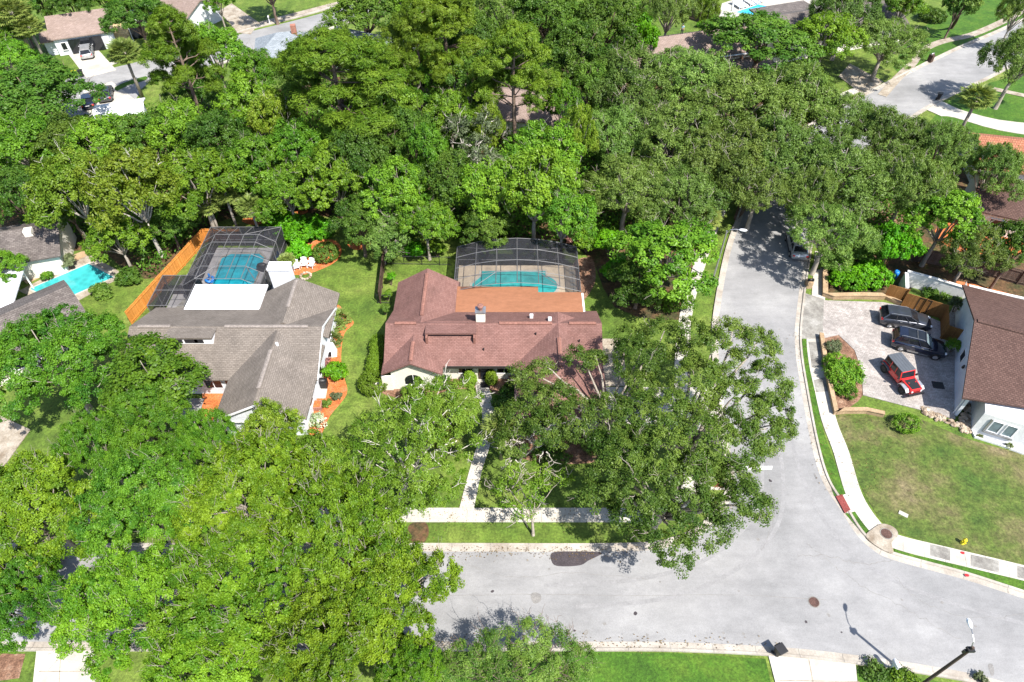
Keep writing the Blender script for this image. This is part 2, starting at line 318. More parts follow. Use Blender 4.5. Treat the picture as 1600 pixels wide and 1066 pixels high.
    def build(s, name, m=None, parent=None, bevel=0, label=None):
        me = bpy.data.meshes.new(name); me.from_pydata(s.v, [], s.f)
        mats = [MAT[x] if isinstance(x, str) else x for x in ((s.mats or [m]) if m is None or s.mats else [m])]
        for x in mats: me.materials.append(x)
        if s.mats: me.polygons.foreach_set('material_index', s.m)
        me.polygons.foreach_set('use_smooth', s.smooth)
        me.validate(); me.update(); auto_uv(me)
        o = bpy.data.objects.new(name, me); COL.objects.link(o)
        if parent: o.parent = parent
        if bevel: b = o.modifiers.new('bevel', 'BEVEL'); b.width = bevel; b.segments = 2; b.limit_method = 'ANGLE'
        if label: o['label'] = label
        return o
def sheet(name, pts, z, m, kind='structure', label=None, cat=None, thick=0.0):
    b = MB(); pts = [(p[0], p[1]) for p in pts]; n = len(pts)
    if sum(pts[i][0] * pts[(i + 1) % n][1] - pts[(i + 1) % n][0] * pts[i][1] for i in range(n)) < 0: pts = pts[::-1]
    if thick: b.prism(pts, z - thick, z, bottom=False)
    else: b.add([(p[0], p[1], z) for p in pts], [tuple(range(n))])
    return tag(b.build(name, m), label, cat, kind=kind)
def offset_line(pts, d):
    out = []; n = len(pts)
    for i in range(n):
        a = pts[max(i - 1, 0)]; b = pts[min(i + 1, n - 1)]; t = Vector((b[0] - a[0], b[1] - a[1], 0)).normalized()
        out.append(Vector((pts[i][0] - t.y * d, pts[i][1] + t.x * d, 0)))
    return out
def sweep(b, pts, prof, closed_prof=False):
    lines = [offset_line(pts, o) for o, z in prof]; n = len(pts); k = len(prof)
    vs = [(lines[j][i].x, lines[j][i].y, prof[j][1]) for i in range(n) for j in range(k)]
    fs = [(i * k + j, (i + 1) * k + j, (i + 1) * k + j + 1, i * k + j + 1) for i in range(n - 1) for j in range(k - 1)]
    fs = [f[::-1] for f in fs]
    return b.add(vs, fs)
def kids(o): return [c for c in bpy.data.objects if c.parent == o]
def copy_tree(root, loc, rz, label, group=None, scale=None):
    def rec(o, par):
        c = o.copy(); COL.objects.link(c); c.parent = par
        for ch in KID.get(o.name, []): rec(ch, c)
        return c
    KID = {}
    for c in bpy.data.objects:
        if c.parent: KID.setdefault(c.parent.name, []).append(c)
    r = rec(root, None); r.location = loc; r.rotation_euler = (0, 0, rz); r['label'] = label
    if group: r['group'] = group
    if scale: r.scale = scale if isinstance(scale, tuple) else (scale,) * 3
    return r
# ================================================================ GROUND, ROADS, PATHS
rng = random.Random(7)
sheet('ground', [(-900, -300), (900, -300), (900, 1500), (-900, 1500)], 0.0, 'grass')
NW = smooth(PP([(-500, 862), (300, 862), (700, 862), (960, 862), (1040, 856), (1095, 835), (1130, 800), (1148, 760), (1144, 720), (1132, 660), (1126, 600), (1122, 540), (1124, 490), (1140, 400), (1160, 340), (1190, 268), (1280, 190), (1395, 129), (1491, 81), (1565, 49), (1660, 5)]), 6)
EA = smooth(PP([(1720, 45), (1600, 92), (1534, 124), (1479, 149), (1425, 180), (1335, 245), (1285, 310), (1264, 370), (1256, 409), (1248, 460), (1242, 513), (1243, 550), (1249, 593), (1266, 687), (1284, 750), (1314, 798), (1337, 834), (1362, 858), (1395, 875), (1504, 905), (1579, 929), (1720, 975)]), 6)
SO = smooth(PP([(1760, 1120), (1555, 1062), (1453, 1041), (1337, 1024), (1223, 1012), (1060, 1004), (920, 1003), (620, 1003), (100, 1003), (-500, 1003)]), 6)
sheet('road', NW + EA + SO, 0.03, 'asphalt')
KP = [(-.02, .02), (0, .035), (.42, .045), (.46, .15), (.64, .16), (.66, 0)]
for nm, ln in (('kerb', NW), ('kerb', EA), ('kerb', SO)):
    b = MB(); sweep(b, ln, KP); tag(b.build(nm, 'kerb'), kind='structure')
# kerb joints: thin dark gaps every three metres
def joints(line, o0, o1, z, step=3.0, name='kerb_joints', wd=.035, m='concrete_dark'):
    b = MB(); acc = 0
    for i in range(1, len(line)):
        a, c = line[i - 1], line[i]; t = c - a; L = t.length; t.normalize(); nrm = Vector((-t.y, t.x, 0))
        while acc < L:
            p = a + t * acc; q0 = p + nrm * o0; q1 = p + nrm * o1; e = t * wd / 2
            b.add([(*(q0 - e).xy, z), (*(q0 + e).xy, z), (*(q1 + e).xy, z), (*(q1 - e).xy, z)], [(0, 1, 2, 3)]); acc += step
        acc -= L
    return tag(b.build(name, m), kind='structure')
for ln in (NW, EA, SO): joints(ln, .46, .64, .166); joints(ln, .02, .42, .05)
# pavements
def pavement(pts, wd, z=.07, m='concrete', name='pavement', jt=1.5):
    ln = smooth(PP(pts), 8); b = MB(); sweep(b, ln, [(-wd / 2 - .01, 0), (-wd / 2, z), (wd / 2, z), (wd / 2 + .01, 0)]); tag(b.build(name, m), kind='structure')
    joints(ln, -wd / 2, wd / 2, z + .006, jt, 'pavement_joints', .025); return ln
pavement([(-400, 805), (300, 805), (700, 805), (940, 805), (1010, 804), (1052, 792), (1076, 762), (1078, 720), (1067, 650), (1064, 580), (1068, 520), (1076, 470), (1088, 430), (1106, 375), (1130, 320), (1158, 262), (1235, 190), (1340, 140)], 1.25)
pavement([(1283, 395), (1280, 440), (1276, 500), (1271, 530), (1275, 570), (1284, 611), (1296, 660), (1314, 707), (1331, 765), (1347, 797), (1369, 826), (1388, 842), (1420, 853), (1453, 861), (1516, 876), (1600, 896), (1720, 925)], 1.35)
pavement([(1378, 150), (1400, 125), (1425, 100), (1440, 80), (1470, 66), (1520, 54), (1575, 30), (1620, 5)], 1.3, m='concrete_worn')
for q in (((1453, 851), (1484, 858), (1484, 877), (1453, 869)), ((1516, 867), (1560, 877), (1560, 896), (1516, 885)), ((1589, 885), (1640, 897), (1640, 915), (1589, 903)),
          ((1263, 535), (1281, 535), (1286, 575), (1268, 575)), ((1271, 595), (1289, 590), (1294, 612), (1275, 614))):
    sheet('pavement_stain', PP(q), .079, 'concrete_dark')
sheet('walkway', smooth(PP([(743, 592), (744, 611), (753, 644), (752, 677), (738, 720), (717, 798)]), 5) + smooth(PP([(740, 798), (752, 740), (767, 690), (772, 641), (765, 611), (760, 592)]), 5), .085, 'concrete', thick=.08)
# driveways
sheet('driveway', PP([(945, 606), (1128, 606), (1134, 672), (945, 672)]), .09, 'concrete', thick=.08)
sheet('concrete_pad', PP([(940, 530), (972, 530), (980, 604), (940, 604)]), .06, 'concrete_worn', thick=.05)
sheet('driveway', PP([(1200, 1024), (1336, 1037), (1350, 1180), (1240, 1180)]), .10, 'concrete', thick=.09)
sheet('driveway', PP([(58, 1018), (150, 1018), (150, 1180), (40, 1180)]), .10, 'concrete', thick=.09)
sheet('driveway', PP([(-80, 690), (0, 650), (48, 672), (12, 722), (-60, 800)]), .09, 'concrete_worn', thick=.08)
sheet('driveway_apron', PP([(1254, 458), (1287, 468), (1285, 530), (1250, 530)]), .085, 'concrete_dark', thick=.07)
sheet('driveway_pavers', PP([(1285, 470), (1380, 473), (1412, 480), (1475, 506), (1510, 440), (1520, 520), (1494, 531), (1492, 656), (1437, 641), (1348, 618), (1346, 580), (1335, 548), (1310, 524), (1283, 530)]), .075, 'paver', thick=.06)
joints(PP([(1266, 462), (1265, 531)]), -.02, .02, .092, .1, 'apron_joint')
sheet('ramp', PP([(1088, 744), (1150, 748), (1146, 766), (1084, 766)]), .10, 'concrete', thick=.08)
sheet('tactile_pad', PP([(1116, 749), (1131, 750), (1129, 763), (1114, 762)]), .11, 'red_brick_paint')
sheet('ramp', PP([(1306, 778), (1334, 768), (1352, 795), (1324, 803)]), .09, 'concrete', thick=.08)
sheet('tactile_pad', PP([(1305, 777), (1315, 774), (1328, 798), (1319, 803)]), .165, 'red_brick_paint', thick=.09)
sheet('inlet_slab', smooth(PP([(1352, 840), (1362, 828), (1378, 820), (1396, 826), (1402, 838), (1392, 850), (1394, 866), (1372, 857)]), 5, True), .17, 'concrete_worn', thick=.16)
sheet('stop_line', PP([(1160, 729), (1207, 728.5), (1206, 734), (1159, 735)]), .036, 'worn_paint')
# verges and lawns
vg1 = smooth(PP([(1253, 530), (1259, 606), (1277, 695), (1295, 753), (1303, 776)]), 5); vg2 = smooth(PP([(1321, 773), (1309, 738), (1286, 672), (1273, 611), (1267, 576), (1262, 530)]), 5)
sheet('verge', vg1 + vg2, .05, 'grass_vivid')
sheet('verge', PP([(1320, 803), (1338, 797), (1361, 830), (1350, 838)]), .05, 'grass_vivid')
sheet('verge', smooth(PP([(1395, 852), (1453, 871), (1517, 887), (1600, 908), (1700, 934)]), 4) + smooth(PP([(1700, 956), (1579, 918), (1504, 896), (1400, 868)]), 4), .05, 'grass_vivid')
sheet('front_lawn', smooth(PP([(1306, 653), (1330, 648), (1400, 650), (1440, 656), (1500, 682), (1560, 700), (1640, 720), (1760, 760), (1760, 930), (1600, 884), (1500, 862), (1410, 835), (1380, 818), (1366, 798), (1344, 758), (1320, 707)]), 3, True), .02, 'grass_dry')
sheet('front_lawn', PP([(640, 1019), (920, 1018), (1060, 1021), (1196, 1030), (1230, 1180), (600, 1180)]), .02, 'grass_vivid')
sheet('front_lawn', PP([(1338, 1044), (1453, 1062), (1600, 1098), (1600, 1180), (1350, 1180)]), .02, 'grass_vivid')
sheet('dirt', PP([(-200, 1020), (40, 1022), (30, 1060), (-200, 1090)]), .02, 'mulch_brown')
sheet('far_lawn', PP([(1420, 130), (1395, 105), (1420, 60), (1500, 0), (1620, -40), (1700, -20), (1600, 30), (1560, 46), (1480, 84)]), .015, 'grass_vivid')
sheet('far_lawn', PP([(1440, 205), (1480, 160), (1545, 130), (1700, 90), (1700, 190), (1600, 240), (1500, 260)]), .015, 'grass_vivid')
sheet('driveway', smooth(PP([(1445, 171), (1466, 158), (1500, 172), (1560, 188), (1640, 198), (1640, 214), (1560, 204), (1490, 184), (1470, 182)]), 3), .08, 'concrete', thick=.07)
sheet('footpath', PP([(1553, 137), (1640, 156), (1640, 161), (1551, 142)]), .07, 'concrete_worn')
sheet('driveway', PP([(1328, 100), (1380, 128), (1350, 150), (1310, 120)]), .08, 'concrete_worn', thick=.07)
# woodland floor
sheet('woodland_floor', smooth(PP([(-300, 470), (-100, 300), (60, 200), (300, 170), (600, 110), (900, 130), (1150, 110), (1280, 170), (1180, 250), (1120, 350), (1075, 470), (1060, 500), (960, 480), (900, 385), (700, 372), (560, 350), (450, 330), (335, 350), (262, 425), (210, 432), (150, 392), (40, 400), (-200, 400)]), 3, True), .008, 'litter')
sheet('woodland_floor', smooth(PP([(1290, 330), (1360, 240), (1480, 250), (1700, 330), (1700, 520), (1500, 440), (1390, 460), (1292, 462), (1290, 400)]), 3, True), .008, 'litter')
sheet('shrub_bed', smooth(PP([(636, 846), (640, 820), (664, 816), (670, 832), (662, 848)]), 4, True), .015, 'litter')
# mulch beds
sheet('mulch_bed', smooth(PP([(524, 480), (540, 490), (553, 505), (538, 522), (533, 560), (538, 590), (542, 616), (516, 650), (500, 680), (478, 672), (486, 620), (500, 560)]), 4, True), .03, 'mulch_orange')
sheet('mulch_bed', smooth(PP([(440, 425), (470, 408), (480, 380), (520, 375), (534, 390), (526, 408), (500, 422), (470, 430)]), 4, True), .03, 'mulch_orange')
sheet('mulch_bed', smooth(PP([(542, 378), (556, 373), (576, 372), (578, 386), (560, 391), (546, 387)]), 4, True), .03, 'mulch_orange')
sheet('mulch_bed', PP([(316, 612), (360, 612), (360, 665), (316, 665)]), .03, 'mulch_orange')
sheet('mulch_bed', smooth(PP([(380, 342), (450, 332), (478, 326), (478, 334), (450, 338), (400, 352)]), 4, True), .03, 'mulch_orange')
sheet('mulch_bed', smooth(PP([(896, 412), (925, 405), (930, 440), (912, 470), (900, 470)]), 4, True), .03, 'mulch_brown')
sheet('mulch_bed', smooth(PP([(690, 592), (745, 592), (745, 606), (700, 610), (660, 625), (604, 618), (604, 606)]), 3, True), .03, 'mulch_brown')
sheet('mulch_bed', smooth(PP([(760, 592), (808, 592), (810, 612), (790, 622), (766, 610)]), 3, True), .03, 'mulch_brown')
sheet('mulch_bed', smooth(PP([(1283, 528), (1310, 524), (1335, 548), (1347, 582), (1348, 618), (1322, 640), (1304, 644), (1292, 600)]), 3, True), .03, 'mulch_brown')
sheet('mulch_bed', smooth(PP([(800, 680), (870, 670), (930, 690), (940, 720), (860, 725), (800, 710)]), 3, True), .03, 'mulch_brown')
sheet('mulch_bed', smooth(PP([(1420, 445), (1500, 470), (1600, 495), (1640, 505), (1640, 480), (1500, 440)]), 3, True), .03, 'mulch_orange')
sheet('mulch_bed', smooth(PP([(1470, 350), (1600, 330), (1640, 380), (1560, 400), (1480, 385)]), 3, True), .03, 'mulch_orange')
sheet('mulch_bed', smooth(PP([(1330, 320), (1400, 310), (1420, 370), (1360, 400)]), 3, True), .03, 'mulch_brown')
sheet('mulch_bed', smooth(PP([(1150, 330), (1185, 260), (1200, 250), (1170, 320), (1150, 345)]), 3, True), .05, 'mulch_brown')
sheet('gravel_bed', PP([(1520, 671), (1600, 697), (1660, 716), (1650, 730), (1590, 708), (1524, 682)]), .04, 'gravel')
# far street top left
sheet('road', smooth(PP([(60, 150), (110, 122), (170, 108), (250, 88), (390, 50), (470, 30), (560, 5)]), 4) + smooth(PP([(580, 18), (496, 48), (390, 80), (300, 112), (230, 132), (200, 165), (100, 185)]), 4), .03, 'asphalt')
for pts in ([(250, 84), (330, 64), (390, 46), (470, 26), (560, 0)], [(585, 22), (496, 52), (390, 85), (300, 116)]):
    b = MB(); sweep(b, smooth(PP(pts), 4), [(-.3, 0), (-.3, .16), (.3, .16), (.3, 0)]); tag(b.build('kerb', 'kerb'), kind='structure')
sheet('driveway', PP([(100, 76), (146, 70), (182, 110), (135, 122)]), .08, 'concrete', thick=.07)
sheet('driveway', PP([(130, 140), (175, 128), (222, 165), (200, 190), (140, 190)]), .075, 'concrete', thick=.07)
sheet('driveway', PP([(342, 18), (362, 6), (405, 36), (392, 54), (372, 52)]), .08, 'concrete_worn', thick=.07)
sheet('footpath', PP([(144, 74), (180, 66), (182, 70), (148, 79)]), .09, 'concrete')
sheet('footpath', PP([(166, 101), (186, 94), (188, 98), (169, 105)]), .09, 'concrete')
sheet('footpath', PP([(400, 36), (540, 0), (545, 4), (404, 41)]), .06, 'concrete_worn')
sheet('verge', smooth(PP([(180, 137), (200, 128), (228, 120), (228, 126), (200, 134), (184, 143)]), 2, True), .09, 'grass_vivid')
# pool surrounds and back yards
sheet('pool_paving', PP([(1120, 40), (1128, 6), (1180, -12), (1330, -30), (1250, 40), (1150, 60)]), .06, 'concrete', thick=.05)
sheet('asphalt_patch', smooth(PP([(863, 864), (895, 862), (940, 864), (920, 876), (905, 884), (872, 885), (862, 878)]), 5, True), .036, 'asphalt_patch')
sheet('asphalt_patch', smooth(PP([(829, 930), (836, 926), (845, 930), (844, 940), (834, 943)]), 4, True), .036, 'asphalt_stain')
sheet('asphalt_patch', smooth(PP([(1543, 1040), (1550, 1038), (1553, 1050), (1549, 1057)]), 4, True), .036, 'asphalt_stain')
sheet('asphalt_patch', smooth(PP([(912, 988), (918, 984), (919, 990), (913, 993)]), 4, True), .036, 'asphalt_stain')
rng = random.Random(7)
# manhole covers
def manhole(px, r, z, label):
    c = P(*px, z); t = thing('manhole_cover', label, 'manhole cover', (c.x, c.y, z), 0, 'manhole covers')
    b = MB(); b.cyl((0, 0, 0), r + .07, .012, 28); b.build('frame', 'concrete_dark', t)
    b = MB(); b.cyl((0, 0, .012), r, .012, 28)
    for i in range(-3, 4):
        h = math.sqrt(max(0, (r * .85) ** 2 - (i * r * .24) ** 2)); b.box(-h, h, i * r * .24 - .02, i * r * .24 + .02, .024, .034)
    b.build('lid', 'iron', t)
manhole((1272, 941), .36, .034, 'round rusty manhole cover out in the grey asphalt of the junction')
manhole((1385, 834), .42, .174, 'round rusty manhole cover set in the rounded concrete slab on the kerb')
for px, z, lb in (((1504, 864), .082, 'red paint mark on the grey pavement slab beside the hydrant'), ((1511, 899), .165, 'red paint mark on the kerb below the hydrant')):
    c = P(*px, z); b = MB(); b.prism([(c.x + .16 * math.cos(a) * (1 + .2 * math.sin(3 * a)), c.y + .12 * math.sin(a)) for a in [k * .52 for k in range(12)]], z, z + .006); tag(b.build('paint_mark', 'red_paint'), lb, 'paint mark')

# sealed cracks and old joints in the asphalt
def crack(px, wd=.05, m='asphalt_patch', amp=.12, seed=0, name='crack'):
    rr = random.Random(seed); ln = smooth(PP(px), 10); ln = [p + Vector((rr.uniform(-amp, amp), rr.uniform(-amp, amp), 0)) for p in ln]; b = MB()
    for i in range(len(ln) - 1):
        t = (ln[i + 1] - ln[i]).normalized(); n = Vector((-t.y, t.x, 0)) * wd * rr.uniform(.25, .6); p, q = ln[i], ln[i + 1]
        b.add([(*(p - n).xy, .0345), (*(q - n).xy, .0345), (*(q + n).xy, .0345), (*(p + n).xy, .0345)], [(0, 1, 2, 3)])
    tag(b.build(name, m), kind='structure')
crack([(700, 931), (850, 929), (1000, 931), (1150, 930), (1290, 938)], .035, 'asphalt_stain', .03, 1, 'joint')
crack([(1245, 868), (1300, 870), (1345, 882), (1395, 877)], .05, 'asphalt_stain', .12, 2)
crack([(1262, 850), (1300, 882), (1350, 918), (1420, 955), (1500, 1000)], .04, 'asphalt_stain', .14, 3)
crack([(1180, 640), (1195, 720), (1210, 800), (1190, 860)], .03, 'asphalt_stain', .08, 4)
crack([(1168, 500), (1172, 560), (1180, 640)], .03, 'asphalt_stain', .05, 5, 'joint')
crack([(720, 880), (800, 902), (900, 896), (1010, 905)], .03, 'asphalt_stain', .1, 6)
crack([(1400, 900), (1440, 940), (1520, 965), (1600, 960)], .035, 'asphalt_stain', .12, 7)
for px in ([(1165, 560), (1172, 640), (1190, 720), (1180, 800), (1110, 870), (1000, 905), (850, 915)], [(1190, 560), (1200, 640), (1222, 730), (1215, 820), (1150, 890), (1040, 935), (900, 948)], [(1222, 520), (1226, 620), (1245, 720), (1285, 810), (1350, 880), (1450, 930), (1600, 975)]):
    b = MB(); sweep(b, smooth(PP(px), 10), [(-.16, .0335), (.16, .0335)]); tag(b.build('tyre_track', 'tyre_wear'), kind='structure')
rr = random.Random(5)
for k in range(34):     # small oil drips and stains
    x, y = (rr.uniform(690, 1560), rr.uniform(885, 1000)) if k % 3 else (rr.uniform(1150, 1235), rr.uniform(470, 850))
    if x > 1330 and y < 930: continue
    c = P(x, y); r0 = rr.uniform(.05, .16); sheet('stain', [(c.x + r0 * rr.uniform(.6, 1.3) * math.cos(q * .7), c.y + r0 * rr.uniform(.6, 1.3) * math.sin(q * .7)) for q in range(9)], .0347, 'asphalt_stain' if k % 4 else 'asphalt_patch')

def slab_joint(px, z):
    a, q = P(*px[0]), P(*px[1]); t = (q - a).normalized(); n = Vector((-t.y, t.x, 0)) * .03; b = MB(); b.add([(*(a - n).xy, z), (*(q - n).xy, z), (*(q + n).xy, z), (*(a + n).xy, z)], [(0, 1, 2, 3)]); tag(b.build('joint', 'concrete_worn'), kind='structure')
for px, z in ((((1263, 1031), (1290, 1178)), .104), (((1212, 1064), (1342, 1066)), .104), (((96, 1020), (88, 1178)), .104), (((62, 1050), (150, 1050)), .104), (((1005, 607), (1006, 671)), .094), (((1062, 607), (1064, 671)), .094), (((946, 640), (1130, 640)), .094),
              (((744, 611), (765, 611)), .089), (((752, 640), (772, 640)), .089), (((752, 677), (768, 677)), .089), (((744, 704), (760, 704)), .089), (((737, 725), (755, 725)), .089), (((729, 750), (751, 750)), .089), (((723, 775), (745, 775)), .089)): slab_joint(px, z)
# ================================================================ BUILDINGS
def gable(b, x0, x1, y0, y1, ze, zr, axis='x', hip0=False, hip1=False, th=.16, inset=.35):
    """solid pitched roof on the rectangle; ridge runs along axis; hip0/hip1 slope the ends"""
    if axis == 'x':
        ym = (y0 + y1) / 2; h = (y1 - y0) / 2; a = x0 + (h if hip0 else 0); c = x1 - (h if hip1 else 0)
        vs = [(x0, y0, ze), (x1, y0, ze), (x1, y1, ze), (x0, y1, ze), (a, ym, zr), (c, ym, zr)]
    else:
        xm = (x0 + x1) / 2; h = (x1 - x0) / 2; a = y0 + (h if hip0 else 0); c = y1 - (h if hip1 else 0)
        vs = [(x0, y1, ze), (x0, y0, ze), (x1, y0, ze), (x1, y1, ze), (xm, c, zr), (xm, a, zr)]
    lo = [(p[0], p[1], p[2] - th) for p in vs]
    if axis == 'x': fs = [(0, 1, 5, 4), (2, 3, 4, 5), (3, 0, 4), (1, 2, 5)]
    else: fs = [(0, 1, 5, 4), (2, 3, 4, 5), (3, 0, 4), (1, 2, 5)]
    use = [0, 1]
    top = [fs[0], fs[1]]
    ends = [(fs[2], hip0 if axis == 'x' else hip1), (fs[3], hip1 if axis == 'x' else hip0)]
    vv = vs + lo; F = list(top)
    for f, hp in ends:
        if hp: F.append(f)
    F += [tuple(6 + i for i in f[::-1]) for f in top] + [tuple(6 + i for i in f[::-1]) for f, hp in ends if hp]
    # fascia round the eaves
    for i, j in ((0, 1), (2, 3)): F.append((i, 6 + i, 6 + j, j)[::1])
    if axis == 'x': e0, e1 = ((3, 0, 4), hip0), ((1, 2, 5), hip1)
    else: e0, e1 = ((3, 0, 4), hip1), ((1, 2, 5), hip0)
    for (i, j, k), hp in (e0, e1):
        if hp: F.append((i, 6 + i, 6 + j, j))
        else: F.append((i, 6 + i, 6 + k, k)); F.append((k, 6 + k, 6 + j, j))
    return b.add(vv, F)
def gable_walls(b, x0, x1, y0, y1, zw, zr, axis='x', base=0.0):
    """walls with gable triangles"""
    b.box(x0, x1, y0, y1, base, zw)
    if axis == 'x':
        ym = (y0 + y1) / 2
        b.add([(x0, y0, zw), (x0, y1, zw), (x0, ym, zr), (x1, y0, zw), (x1, y1, zw), (x1, ym, zr)], [(1, 0, 2), (3, 4, 5), (0, 3, 5, 2), (4, 1, 2, 5)])
    else:
        xm = (x0 + x1) / 2
        b.add([(x0, y0, zw), (x1, y0, zw), (xm, y0, zr), (x0, y1, zw), (x1, y1, zw), (xm, y1, zr)], [(0, 1, 2), (4, 3, 5), (0, 2, 5, 3), (1, 4, 5, 2)])
def window(par, c, wd, ht, ang=0, frame='white_paint', glass='glass_dark', mull=1, name='window'):
    """flat window standing proud of a wall; ang = facing direction of the wall normal, in local degrees (-90 = south)"""
    X = Matrix.Translation(c) @ Matrix.Rotation(R(ang + 90), 4, 'Z')
    b = MB(); b.X = X; t = .07
    b.box(-wd / 2, wd / 2, -.06, .01, ht, ht + t); b.box(-wd / 2, wd / 2, -.06, .01, -t, 0)
    b.box(-wd / 2 - t, -wd / 2, -.06, .01, -t, ht + t); b.box(wd / 2, wd / 2 + t, -.06, .01, -t, ht + t)
    for i in range(1, mull + 1): x = -wd / 2 + wd * i / (mull + 1); b.box(x - .03, x + .03, -.055, 0, 0, ht)
    f = b.build(name, frame, par)
    g = MB(); g.X = X; g.box(-wd / 2, wd / 2, -.02, .005, 0, ht); g.build('pane', glass, f); return f

# ---- main house: reddish brown shingles -------------------------------------------------
mh = thing('house', 'low white house with reddish brown shingle roof and curving front walk', 'house')
b = MB(); b.box(-11.3, 7.95, 41.7, 47.7, 0, 2.55); b.box(-11.3, -5.8, 47.7, 51.9, 0, 2.55); b.box(.65, 7.95, 35.4, 41.7, 0, 2.55)
b.box(-11.1, -6.9, 40.45, 41.7, 0, 2.5)
b.add([(-11.1, 40.45, 2.5), (-6.9, 40.45, 2.5), (-9.0, 40.45, 3.85)], [(0, 1, 2)])
b.add([(-11.3, 51.9, 2.55), (-5.8, 51.9, 2.55), (-8.5, 51.9, 4.4)], [(1, 0, 2)])
for x in (-11.3, 7.95): b.add([(x, 41.7, 2.55), (x, 47.7, 2.55), (x, 44.5, 4.5)], [(0, 1, 2)])
# curved wing wall left of the arched window
b.prism([(-12.7, 40.3), (-11.1, 40.3), (-11.1, 40.44), (-12.7, 40.44)], 0, 1.0); b.prism([(-12.0, 40.3), (-11.1, 40.3), (-11.1, 40.44), (-12.0, 40.44)], 1.0, 2.0)
b.build('wall', 'stucco', mh)
b = MB(); gable(b, -11.75, 8.35, 40.9, 48.1, 2.75, 4.72, 'x'); gable(b, -11.7, -5.3, 44.5, 52.3, 2.76, 4.66, 'y'); gable(b, -11.85, -6.3, 39.95, 45.0, 2.74, 4.2, 'y')
gable(b, .22, 8.35, 34.9, 46.0, 2.745, 4.73, 'y', hip0=True)
roof = b.build('roof', 'shingle_red', mh)
def ridge(par, a, c, m, wd=.17, name='ridge_cap'):
    bb = MB(); a = Vector(a); c = Vector(c); t = (c - a).normalized(); n = Vector((-t.y, t.x, 0)).normalized() * wd
    vs = []
    for p in (a, c):
        for q, dz in ((-1, -.04), (-1, .06), (0, .12), (1, .06), (1, -.04)): vs.append(p + n * q + Vector((0, 0, dz)))
    bb.add(vs, [(0, 1, 6, 5), (1, 2, 7, 6), (2, 3, 8, 7), (3, 4, 9, 8), (0, 4, 3, 2, 1), (5, 6, 7, 8, 9)]); return bb.build(name, m, par)
for a, c in (((-8.5, 51.5, 4.66), (-8.5, 45.6, 4.66)), ((-9.07, 42.6, 4.2), (-9.07, 40.3, 4.2)), ((-10.9, 44.5, 4.72), (-8.9, 44.5, 4.72)), ((-1.2, 44.5, 4.72), (3.7, 44.5, 4.72)), ((5.3, 44.5, 4.72), (7.8, 44.5, 4.72)), ((4.28, 42.6, 4.73), (4.28, 39.2, 4.73))):
    ridge(roof, a, c, 'ridge_red')
# shed dormer facing the street
b = MB(); b.add([(-8.0, 44.9, 4.6), (-3.3, 44.9, 4.6), (-3.3, 43.15, 4.75), (-8.0, 43.15, 4.75), (-8.0, 44.9, 4.4), (-3.3, 44.9, 4.4), (-3.3, 43.15, 4.57), (-8.0, 43.15, 4.57)], [(1, 0, 3, 2), (4, 5, 6, 7), (3, 7, 6, 2), (0, 4, 7, 3), (2, 6, 5, 1)])
b.mat('shingle_red'); dm = b.build('dormer', None, roof)
b = MB(); b.box(-7.75, -3.55, 43.5, 43.6, 3.9, 4.6); b.build('dormer_glass', 'glass_dark', dm)
for x in (-7.93, -3.55):
    b = MB(); b.box(x, x + .18, 42.75, 43.6, 3.75, 4.58); b.build('dormer_cheek', 'ridge_red', dm)
b = MB(); b.box(-3.35, -2.5, 44.75, 45.5, 4.2, 5.75); b.build('chimney', 'stucco', mh)
b = MB(); b.box(-3.42, -2.43, 44.68, 45.57, 5.75, 5.85); b.build('chimney_cap', 'metal_grey', mh)
b = MB(); b.lathe([(.2, 0), (.2, .32), (.3, .34), (.3, .5), (.16, .58)], (-2.92, 45.15, 5.85)); b.build('chimney_pot', 'ridge_red', mh)
for x, y, z in ((1.85, 46.0, 3.95), (3.55, 45.2, 4.35)):
    b = MB(); b.box(x - .16, x + .16, y - .16, y + .16, z, z + .35); b.build('roof_vent', 'metal_white', mh)
for x, y, z in ((2.2, 43.5, 4.2), (6.2, 42.9, 3.9), (-2.6, 42.2, 3.5)):
    b = MB(); b.cyl((x, y, z), .06, .28, 8); b.build('vent_pipe', 'black', mh)
# flat patio roof behind
b = MB(); b.prism([(-6.0, 47.2), (8.0 - 1.0, 47.2), (7.0, 50.65), (2.65, 50.65), (2.65, 51.5), (-6.0, 51.5)], 2.72, 2.92); b.build('patio_roof', 'membrane', mh)
b = MB(); b.box(7.02, 7.2, 47.9, 50.6, 1.9, 2.85); b.build('gutter', 'white_paint', mh)
for x in (-5.3, -2, 1.5, 6.6):
    b = MB(); b.box(x - .07, x + .07, 50.3, 50.44, 0, 2.72); b.build('patio_post', 'bronze', mh)
b = MB(); b.box(-6.0, .2, 40.84, 40.92, 2.48, 2.76); b.build('gutter', 'bronze', mh)
window(mh, (-4.35, 41.69, .9), 1.3, 1.1, -90, 'white_paint'); window(mh, (-.75, 41.69, .9), 1.3, 1.1, -90, 'white_paint')
b = MB(); b.box(-3.15, -1.9, 41.6, 41.69, 0, 2.3); d = b.build('door_frame', 'wood_dark', mh)
b = MB(); b.box(-2.95, -2.1, 41.55, 41.6, .1, 2.2); b.build('door', 'glass_dark', mh)
b = MB(); b.cyl((-2.15, 41.54, 1.05), .05, .05, 8, axis='y'); b.build('handle', 'metal_grey', mh)
for x in (-3.5, -1.55):
    b = MB(); b.lathe([(.05, 0), (.12, .1), (.09, .35), (.02, .45)], (x, 41.55, 1.7), 8); b.build('wall_lamp', 'black', mh)
b = MB(); n = 14
vs = [(-9.9, 40.42, 0), (-8.3, 40.42, 0)]
arch = [(-9.1 + .8 * math.cos(math.pi * k / n), 40.42, 1.35 + .75 * math.sin(math.pi * k / n)) for k in range(n + 1)]
